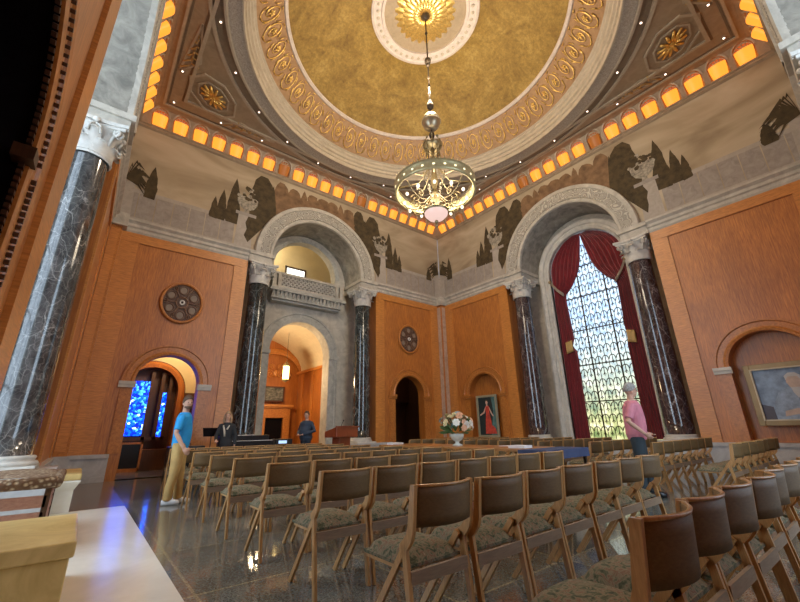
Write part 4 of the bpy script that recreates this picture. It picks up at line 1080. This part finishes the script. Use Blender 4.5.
# ------------------------------------------------------------------ lectern, piano, stands
t = thing('lectern', 'red-brown mahogany lectern with microphone in front of the balcony arch', 'lectern', (-6.72, -2.45, 0), .25)
mb = MB(); mb.box(-.22, .22, -.14, .14, .06, .92); mb.box(-.32, .32, -.2, .2, 0, .06); mb.build('pedestal', W['mahog'], t, bevel=.01)
mb = MB(); mb.add([(-.42, -.24, .90), (.42, -.24, .90), (.42, .24, .90), (-.42, .24, .90), (-.42, -.24, 1.18), (.42, -.24, 1.18), (.42, .24, 1.06), (-.42, .24, 1.06)], [(3, 2, 1, 0), (4, 5, 6, 7), (0, 1, 5, 4), (1, 2, 6, 5), (2, 3, 7, 6), (3, 0, 4, 7)]); mb.build('desk', W['mahog'], t, bevel=.012)
mb = MB(); mb.box(-.45, .45, -.27, -.23, 1.165, 1.20); mb.build('top_moulding', W['mahog'], t)
mb = MB(); mb.tube([(0, .05, 1.1), (0, .0, 1.25), (0, -.06, 1.33)], .008, 6); mb.sphere((0, -.07, 1.35), .022, 8); mb.build('microphone', BLACK, t)
t = thing('piano', 'low black digital piano left of the arch with papers on top', 'piano', (-9.0, -1.35, 0), .1)
mb = MB(); mb.box(-.68, .68, -.22, .28, .62, .86); mb.box(-.68, .68, .1, .28, .86, 1.0); mb.build('body', BLACK, t, bevel=.01)
for sx in (-1, 1):
    mb = MB(); mb.box(sx*.65-.03, sx*.65+.03, -.2, .28, 0, .62); mb.build('side_leg', BLACK, t)
mb = MB(); mb.box(-.7, .7, -.02, 0.02, .05, .5); mb.build('back_board', BLACK, t)
mb = MB(); mb.box(-.62, .62, -.235, -.10, .862, .872); mb.build('keyboard', PAPER, t)
t = thing('mixing_console', 'dark audio console with a bright screen on the black desk near the fireplace arch', 'audio equipment', (-7.93, -1.1, 0))
mb = MB(); mb.box(-.29, .29, -.2, .2, .68, .72); 
for sx in (-.25, .25): mb.box(sx-.02, sx+.02, -.15, .15, 0, .68)
mb.build('stand', BLACK, t)
mb = MB(); mb.box(-.25, .25, -.2, .2, .72, .88); mb.build('console', BLACK, t, bevel=.01)
mb = MB(); mb.box(-.16, .08, -.21, -.20, .76, .84); mb.build('screen', emis('blue_screen', (.35, .5, .8), 1.0), t)
t = thing('sheet_music', 'white sheets lying open on the black piano', 'papers', (-9.0, -1.2, 1.003), .1)
mb = MB(); mb.box(-.22, .22, -.05, .07, 0, .012); mb.build('pages', PAPER, t)
t = thing('music_stand', 'thin black music stand left of the woman in black', 'music stand', (-10.0, -1.75, 0), .2)
mb = MB()
for i in range(3):
    a = 2*PI*i/3; mb.tube([(0, 0, .25), (.25*cos(a), .25*sin(a), .01)], .01, 5)
mb.tube([(0, 0, .2), (0, 0, 1.02)], .01, 6); mb.build('tripod', BLACK, t)
mb = MB(); mb.add([(-.20, -.02, 1.0), (.20, -.02, 1.0), (.20, .06, 1.2), (-.20, .06, 1.2)], [(0, 1, 2, 3)]); mb.build('desk', BLACKM, t, solid=.012)
t = thing('equipment_case', 'dark equipment case on the floor left of the woman in black', 'case', (-10.4, -1.1, 0))
mb = MB(); mb.box(-.4, .4, -.2, .2, 0, .78); mb.build('case_body', BLACK, t, bevel=.02); mb = MB(); mb.tube([(-.1, 0, .78), (-.1, 0, .83), (.1, 0, .83), (.1, 0, .78)], .012, 6); mb.build('handle', IRON, t)

# ------------------------------------------------------------------ benches on the near left
GOLDC = stone('golden_travertine', (.50, .34, .10), (.78, .60, .26), 2.2, .35, .05, 1.2)
t = thing('stone_bench', 'low yellow travertine bench slab at the lower left corner', 'bench', (-12.71, -8.5, 0))
mb = MB(); mb.box(-1.1, .26, -.56, .55, 0, .36); mb.build('block', GOLDC, t, bevel=.01)
mb = MB(); mb.box(-1.1, .28, -.60, .58, .36, .45); mb.build('top_slab', GOLDC, t, bevel=.012)
t = thing('stone_pedestal', 'pale stone pedestal with golden moulded top at the foot of the big left column', 'pedestal', (-12.74, -3.85, 0))
mb = MB()
for (w0, z0), (w1, z1) in zip([(.27, 0), (.27, .30), (.30, .36), (.33, .42)], [(.27, .30), (.30, .36), (.33, .42), (.33, .44)]):
    mb.add([(-w0, -.6*w0/.27, z0), (w0, -.6*w0/.27, z0), (w0, .6, z0), (-w0, .6, z0), (-w1, -.6*w1/.27, z1), (w1, -.6*w1/.27, z1), (w1, .6, z1), (-w1, .6, z1)], [(0, 1, 5, 4), (1, 2, 6, 5), (2, 3, 7, 6), (3, 0, 4, 7), (4, 5, 6, 7)])
mb.build('die', CREAM, t)
mb = MB(); mb.box(-.25, .33, -.72, .6, .44, .53); mb.build('top_moulding', GOLDC, t, bevel=.02)
t = thing('rush_bench', 'old wooden bench with knotted rush seat and pink-brown slats at the left edge', 'bench', (-12.86, -6.2, 0))
WEA, nt, b = newmat('woven_rush'); setp(b, .8)
vo = voro(nt, coords(nt, (1, 1.6, 1)), 22); nt.links.new(ramp(nt, vo.outputs['Distance'], [(.1, (.62, .50, .32)), (.5, (.16, .085, .04))]), b.inputs['Base Color']); bump(nt, b, vo.outputs['Distance'], 1, .02)
mb = MB()
mb.grid(lambda u, v_: (-.55+.78*u, -.75+1.5*v_, .63+.06*max(0, sin(PI*u))**.35), 8, 20); mb.tube([(.22, -.78, .62), (.22, .78, .62)], .05, 8); mb.tube([(-.55, -.76, .63), (.22, -.76, .63)], .055, 8); mb.build('woven_seat', WEA, t)
PINK = wood('pinkish_wood', (.36, .17, .12), (.55, .30, .22), grain=(3, 3, 8), k=.2)
for sy in (-.7, .7):
    for sx in (-.5, .17):
        mb = MB(); mb.bar((sx, sy, 0), (sx, sy, .58), .05, .05); mb.build('leg', W['dark'], t)
for k in range(3):
    mb = MB(); mb.box(-.5, .17, -.725, -.70, .10+.15*k, .21+.15*k); mb.build('slat', PINK, t)
    mb = MB(); mb.box(.165, .185, -.7, .7, .10+.15*k, .21+.15*k); mb.build('slat', PINK, t)

# ------------------------------------------------------------------ people
SKIN = plain('skin', (.62, .36, .25), .5, var=.06)
def rnode(mb, pts, radii, n=12, flat=1.0, up=None): mb.tube(pts, radii, n, 0, False, flat, up)
def fuse(mb, name, mat, parent, vox=.009, smooth=2):
    o = mb.build(name, mat, parent)
    m_ = o.modifiers.new('r', 'REMESH'); m_.mode = 'VOXEL'; m_.voxel_size = vox; m_.use_smooth_shade = True
    s_ = o.modifiers.new('s', 'SMOOTH'); s_.factor = .5; s_.iterations = smooth
    dg = bpy.context.evaluated_depsgraph_get(); me = bpy.data.meshes.new_from_object(o.evaluated_get(dg))
    o.modifiers.clear(); o.data = me; me.name = name
    me.materials.clear(); me.materials.append(mat)
    for p in me.polygons: p.use_smooth = True; p.material_index = 0
    return o
def person(name_label, loc, rz, H, top, trousers, shoes, hairc, arms, headturn=0, fem=False, longhair=False, skirt=False, lean=0, collar=None, sleeve='short', glasses=False, belly=0, beard=False, bulk=1.0):
    t = thing('person', name_label, 'person', loc, rz)
    k = H/1.78
    def V(x, y, z_): return Vector((x*k, (y+lean*max(0, z_-.95))*k, z_*k))   # faces -y
    sh = (.175 if fem else .20)*bulk
    body = MB()
    # torso
    def torso(mb, g=0, z0=.90, z1=1.47):
        prof = [(.86, .135, .10), (.95, .16+.01*fem, .115+belly*.4), (1.05, .145-.01*fem, .11+belly), (1.18, .155, .115+belly*.8), (1.30, .17, .12), (1.40, sh-.02, .105), (1.45, sh-.07, .085), (1.49, .07, .06)]
        rows = []; n_ = 20
        for (z_, w_, d_) in prof:
            if z_ < z0 or z_ > z1: continue
            rows.append([V((w_*bulk+g)*cos(2*PI*i/n_), (d_*bulk+g)*sin(2*PI*i/n_)-.0-(belly*.35 if 1.0 < z_ < 1.25 else 0), z_) for i in range(n_)])
        vs = [p for r in rows for p in r]; m_ = len(rows)
        fs = [(j*n_+i, j*n_+(i+1) % n_, (j+1)*n_+(i+1) % n_, (j+1)*n_+i) for j in range(m_-1) for i in range(n_)]+[tuple(range(n_))[::-1], tuple((m_-1)*n_+i for i in range(n_))]
        mb.add(vs, fs, 0, True)
    _g = (bulk-1)*.15
    torso(body, 0, .8, 1.6)
    rnode(body, [V(0, .01, 1.42), V(0, 0, 1.50), V(0, -.01, 1.60)], [.075*k, .056*k, .055*k], 14)
    # head
    R = Matrix.Rotation(headturn, 3, 'Z'); hc = V(0, -.015, 1.655)
    hd = MB(); hd.sphere((0, 0, .015), (.073, .092, .112), 20); hd.sphere((0, -.030, -.055), (.054, .058, .058), 14)
    hd.tube([(0, -.090, .02), (0, -.104, -.008), (0, -.112, -.025)], [.008, .012, .014], 8); hd.sphere((0, -.084, -.055), (.022, .012, .008), 8)
    for sg in (-1, 1):
        hd.sphere((sg*.075, .005, -.01), (.010, .022, .032), 8); hd.sphere((sg*.03, -.078, -.02), (.022, .018, .018), 8)
    body.add([hc+R@(Vector(p)*k) for p in hd.v], hd.f, 0, True)
    # legs
    for sg in (-1, 1):
        fx = sg*.095; fy = -.06*sg
        rnode(body, [V(sg*.085, 0, .92), V(sg*.095, fy*.4-.01, .5), V(fx, fy*.8, .28), V(fx, fy, .09)], [.088*k, .056*k, .054*k, .04*k], 12)
        rnode(body, [V(fx, fy+.05, .05), V(fx, fy-.05, .045), V(fx, fy-.15, .03)], [.04*k, .042*k, .03*k], 10)
    # arms and hands
    armpts = []
    for sg, (el, wr, curl) in zip((-1, 1), arms):
        s0 = V(sg*(sh-.015), 0, 1.40); e = V(*el); w_ = V(*wr)
        rnode(body, [s0, s0.lerp(e, .5), e, e.lerp(w_, .35), w_], [.052*k, .045*k, .038*k, .038*k, .026*k], 12)
        d = (w_-e).normalized(); side = d.cross(Vector((0, 0, 1)));
        if side.length < .1: side = d.cross(Vector((0, 1, 0)))
        side.normalize(); nrm = side.cross(d).normalized()
        if abs(d.z) > .6: side = Vector((0, 1, 0)) - d*d.y; side.normalize(); nrm = d.cross(side)
        pc = w_+d*.045*k
        body.tube([w_, pc, w_+d*.085*k], [.026*k, .036*k, .034*k], 10, 0, False, .45, nrm)
        for f, (off, ln) in enumerate(((-.027, .070), (-.009, .080), (.009, .075), (.027, .058))):
            b0 = w_+d*.080*k+side*off*k; b1 = b0+d*ln*.5*k+nrm*curl*.018*k; b2 = b0+d*ln*.85*k+nrm*curl*.045*k
            body.tube([b0, b1, b2], [.0095*k, .009*k, .0075*k], 7)
        body.tube([w_+d*.02*k-side*.02*k, w_+d*.05*k-side*.045*k+nrm*curl*.01*k, w_+d*.085*k-side*.05*k+nrm*curl*.02*k], [.013*k, .011*k, .009*k], 7)
        armpts.append((s0, e, w_))
    fuse(body, 'body', SKIN, t, .0085 if H > 1 else .01)
    # top
    sm_ = MB(); torso(sm_, .018, .8, 1.50)
    for sg, (s0, e, w_) in zip((-1, 1), armpts):
        s1 = V(sg*(sh-.08), 0, 1.41)
        if sleeve == 'short': rnode(sm_, [s1, s0, s0.lerp(e, .5), s0.lerp(e, .82)], [.06*k, .068*k, .062*k, .064*k], 14)
        else: rnode(sm_, [s1, s0, s0.lerp(e, .5), e, e.lerp(w_, .45), e.lerp(w_, .93)], [.06*k, .068*k, .060*k, .055*k, .050*k, .040*k], 14)
    fuse(sm_, 'jacket' if sleeve == 'long' else 'shirt', top, t, .011)
    if collar is not None:
        c_ = MB()
        if collar == 'scarf':
            c_.tube([V(-.06, -.02, 1.47), V(-.07, -.10, 1.40), V(-.03, -.145, 1.25), V(-.01, -.15, 1.12)], [.02, .024, .022, .02], 8, 0, False, .6); c_.tube([V(.06, -.02, 1.47), V(.065, -.10, 1.40), V(.03, -.145, 1.3)], [.02, .022, .02], 8, 0, False, .6)
            c_.build('scarf', plain('pale_scarf', (.62, .55, .42), .8) if 'pale_scarf' not in bpy.data.materials else bpy.data.materials['pale_scarf'], t)
        else:
            c_.tube([V(.075*cos(a_), .01+.07*sin(a_), 1.475-.02*(sin(a_) < 0)) for a_ in [2*PI*i/14 for i in range(14)]], .016, 8, 0, True); c_.build('collar', collar, t)
    # trousers
    tr = MB()
    for sg in (-1, 1):
        fx = sg*.095; fy = -.06*sg
        rnode(tr, [V(sg*.075, 0, .97), V(sg*.085, 0, .84), V(sg*.095, fy*.4-.01, .5), V(fx, fy*.8, .28), V(fx, fy, .07)], [.11*k, .108*k, .078*k, .072*k, .066*k], 14)
    torso(tr, .012, .84, 1.0)
    fuse(tr, 'trousers', trousers, t, .012)
    for sg in (-1, 1):
        s_ = MB(); fx = sg*.095; fy = -.06*sg
        rnode(s_, [V(fx, fy+.075, .045), V(fx, fy+.0, .05), V(fx, fy-.09, .045), V(fx, fy-.185, .032)], [.040*k, .048*k, .048*k, .034*k], 12)
        s_.v = [(p[0], p[1], max(.0, p[2])) for p in s_.v]
        s_.build('shoe', shoes, t)
    # hair
    h_ = MB()
    def hairpt(u, v_):
        a = 2*PI*u; ph = PI*.5*v_*1.16; rr = 1.09; x = .073*rr*cos(a)*sin(ph); y_ = .092*rr*sin(a)*sin(ph); z_ = .112*rr*cos(ph)+.018
        front = max(0, -sin(a)); z_ += .085*front*max(0, v_-.55)*2.2; y_ += .01*front*v_
        return hc+R@(Vector((x, y_, z_))*k)
    h_.grid(hairpt, 24, 10)
    if longhair:
        for i in range(15):
            a = PI*.02+PI*.96*i/14; x0, y0 = .078*cos(a), .095*sin(a)
            h_.tube([hc+R@(Vector((x0, y0, .04))*k), hc+R@(Vector((x0*1.15, y0*1.1, -.05))*k), hc+R@(Vector((x0*1.2, y0*1.05, -.15))*k), hc+R@(Vector((x0*1.0, y0, -.22))*k)], [.022, .026, .024, .01], 7)
    h_.build('hair', hairc, t, solid=.012)
    if beard:
        b_ = MB(); b_.grid(lambda u, v_: hc+R@(Vector((.060*cos(PI+PI*u), -.034+.062*sin(PI+PI*u), -.062-.05*v_*(.5+.5*sin(PI*u))))*k), 12, 4); b_.build('beard', hairc, t, solid=.01)
    e_ = MB()
    for sg in (-1, 1): e_.sphere(hc+R@(Vector((sg*.030, -.090, .004))*k), .0085*k, 8)
    e_.build('eyes', BLACK, t)
    if glasses:
        g = MB()
        for sg in (-1, 1):
            g.tube([hc+R@(Vector((sg*.032+.022*cos(2*PI*i/12), -.102, .004+.017*sin(2*PI*i/12)))*k) for i in range(12)], .0025, 5, 0, True)
            g.tube([hc+R@(Vector((sg*.054, -.10, .008))*k), hc+R@(Vector((sg*.082, 0, .008))*k)], .0025, 5)
        g.build('glasses', BLACK, t)
    return t
def facing(dx, dy): return math.atan2(dy, dx)+PI/2      # local -y towards (dx,dy)
hang = [((-.26, .03, 1.14), (-.27, -.04, .90), 1), ((.26, .03, 1.14), (.27, -.04, .90), 1)]
# blue shirt man, faces +x (right of the picture), head turned to camera
person('bearded man in a bright blue T-shirt and khaki trousers', (-11.19, -4.83, 0), facing(.8, -.3), 1.70,
       plain('cyan_jersey', (.02, .33, .72), .7), plain('khaki', (.55, .36, .13), .8), plain('white_trainers', (.75, .75, .75), .6), plain('brown_hair', (.10, .055, .03), .7),
       [((-.25, .05, 1.14), (-.26, -.10, .90), 1), ((.25, .03, 1.14), (.26, -.05, .90), 1)], headturn=-1.0, beard=True, belly=.02)
person('woman with fair hair in black jacket and pale scarf by the black piano', (-9.72, -2.0, 0), facing(-.45, -1), 1.58,
       plain('black_knit', (.025, .027, .03), .8), plain('black_trousers', (.02, .02, .022), .8), BLACK, plain('fair_hair', (.42, .26, .14), .6),
       [((-.24, -.06, 1.14), (-.20, -.24, 1.02), 1), ((.25, .0, 1.13), (.25, -.06, .88), 1)], fem=True, longhair=True, collar='scarf', sleeve='long')
person('person in a dark blue-grey jacket, hands in front, before the arch', (-7.12, -1.0, 0), facing(-1, -.35), 1.67,
       plain('slate_jacket', (.045, .065, .10), .8), plain('slate_trousers', (.03, .04, .06), .8), BLACK, plain('dark_brown_hair', (.10, .05, .03), .7),
       [((-.36, .02, 1.16), (-.10, -.26, 1.05), 1), ((.36, .02, 1.16), (.10, -.27, 1.05), 1)], headturn=.4, fem=True, collar=plain('pink_white_collar', (.72, .58, .55), .7), sleeve='long', belly=.05, bulk=1.28)
person('grey-haired man with glasses in a pink polo shirt and dark trousers in the aisle', (-5.40, -9.72, 0), facing(.35, -.95), 1.75,
       plain('pink_polo', (.66, .24, .30), .75), plain('charcoal_trousers', (.03, .045, .055), .8), BLACK, plain('grey_hair', (.34, .33, .31), .8, var=.4, sc_=40),
       [((-.32, .08, 1.15), (-.22, -.12, .96), 1), ((.32, .08, 1.13), (.22, -.14, .98), 1)], headturn=.35, collar=bpy.data.materials['pink_polo'] if 'pink_polo' in bpy.data.materials else None, glasses=True, lean=-.03, belly=.015, bulk=1.14)

# ------------------------------------------------------------------ lights of the room, plus an added ceiling fill
def point(name, loc, e, col, r=.15):
    l = bpy.data.lights.new(name, 'POINT'); l.energy = e; l.color = col; l.shadow_soft_size = r; o = bpy.data.objects.new(name, l); COL.objects.link(o); o.location = loc; return o
def area(name, loc, rot, sx, sy, e, col):
    l = bpy.data.lights.new(name, 'AREA'); l.shape = 'RECTANGLE'; l.size = sx; l.size_y = sy; l.energy = e; l.color = col; o = bpy.data.objects.new(name, l); COL.objects.link(o); o.location = loc; o.rotation_euler = rot; return o
point('chandelier_glow', (CC, CC, 6.9), 240, (1, .83, .62), .75)
point('added_ceiling_fill', (CC, CC, 10.5), 400, (1, .84, .64), .5)  # added fill to brighten the ceiling; no bulb hangs here on the rod
point('hearth_room_lamp', (-6.8, 3.2, 3.3), 150, (1, .72, .40), .2)
point('gallery_lamp', (-7.5, 2.6, 8.9), 60, (1, .85, .6), .2)
point('passage_lamp', (-10.5, 1.3, 3.9), 60, (1, .78, .5), .15)
point('corridor_lamp', (-2.6, 1.6, 3.8), 12, (1, .78, .5), .15)
wl = sc.world = bpy.data.worlds.new('World'); wl.use_nodes = True; wl.node_tree.nodes['Background'].inputs[0].default_value = (.55, .7, 1, 1); wl.node_tree.nodes['Background'].inputs[1].default_value = .6

# ------------------------------------------------------------------ camera
cam = bpy.data.cameras.new('camera'); co = bpy.data.objects.new('camera', cam); COL.objects.link(co)
cam.sensor_fit = 'HORIZONTAL'; cam.sensor_width = 36; cam.lens = 380.475/800*36; cam.clip_start = .05; cam.clip_end = 200
pitch, yaw, roll = math.radians(18.685), math.radians(51.314), math.radians(-1.0915)
fw = Vector((cos(yaw)*cos(pitch), sin(yaw)*cos(pitch), sin(pitch))); r = Vector((sin(yaw), -cos(yaw), 0)); u = r.cross(fw)
r2 = r*cos(roll)+u*sin(roll); u2 = -r*sin(roll)+u*cos(roll)
M_ = Matrix(((r2.x, u2.x, -fw.x, -12.5346), (r2.y, u2.y, -fw.y, -12.4977), (r2.z, u2.z, -fw.z, 1.0725), (0, 0, 0, 1)))
co.matrix_world = M_; sc.camera = co
sc.view_settings.view_transform = 'Standard'; sc.view_settings.look = 'None'; sc.view_settings.gamma = 1; sc.view_settings.exposure = 0.72
sc.view_settings.use_curve_mapping = False
sc.cycles.use_denoising = True
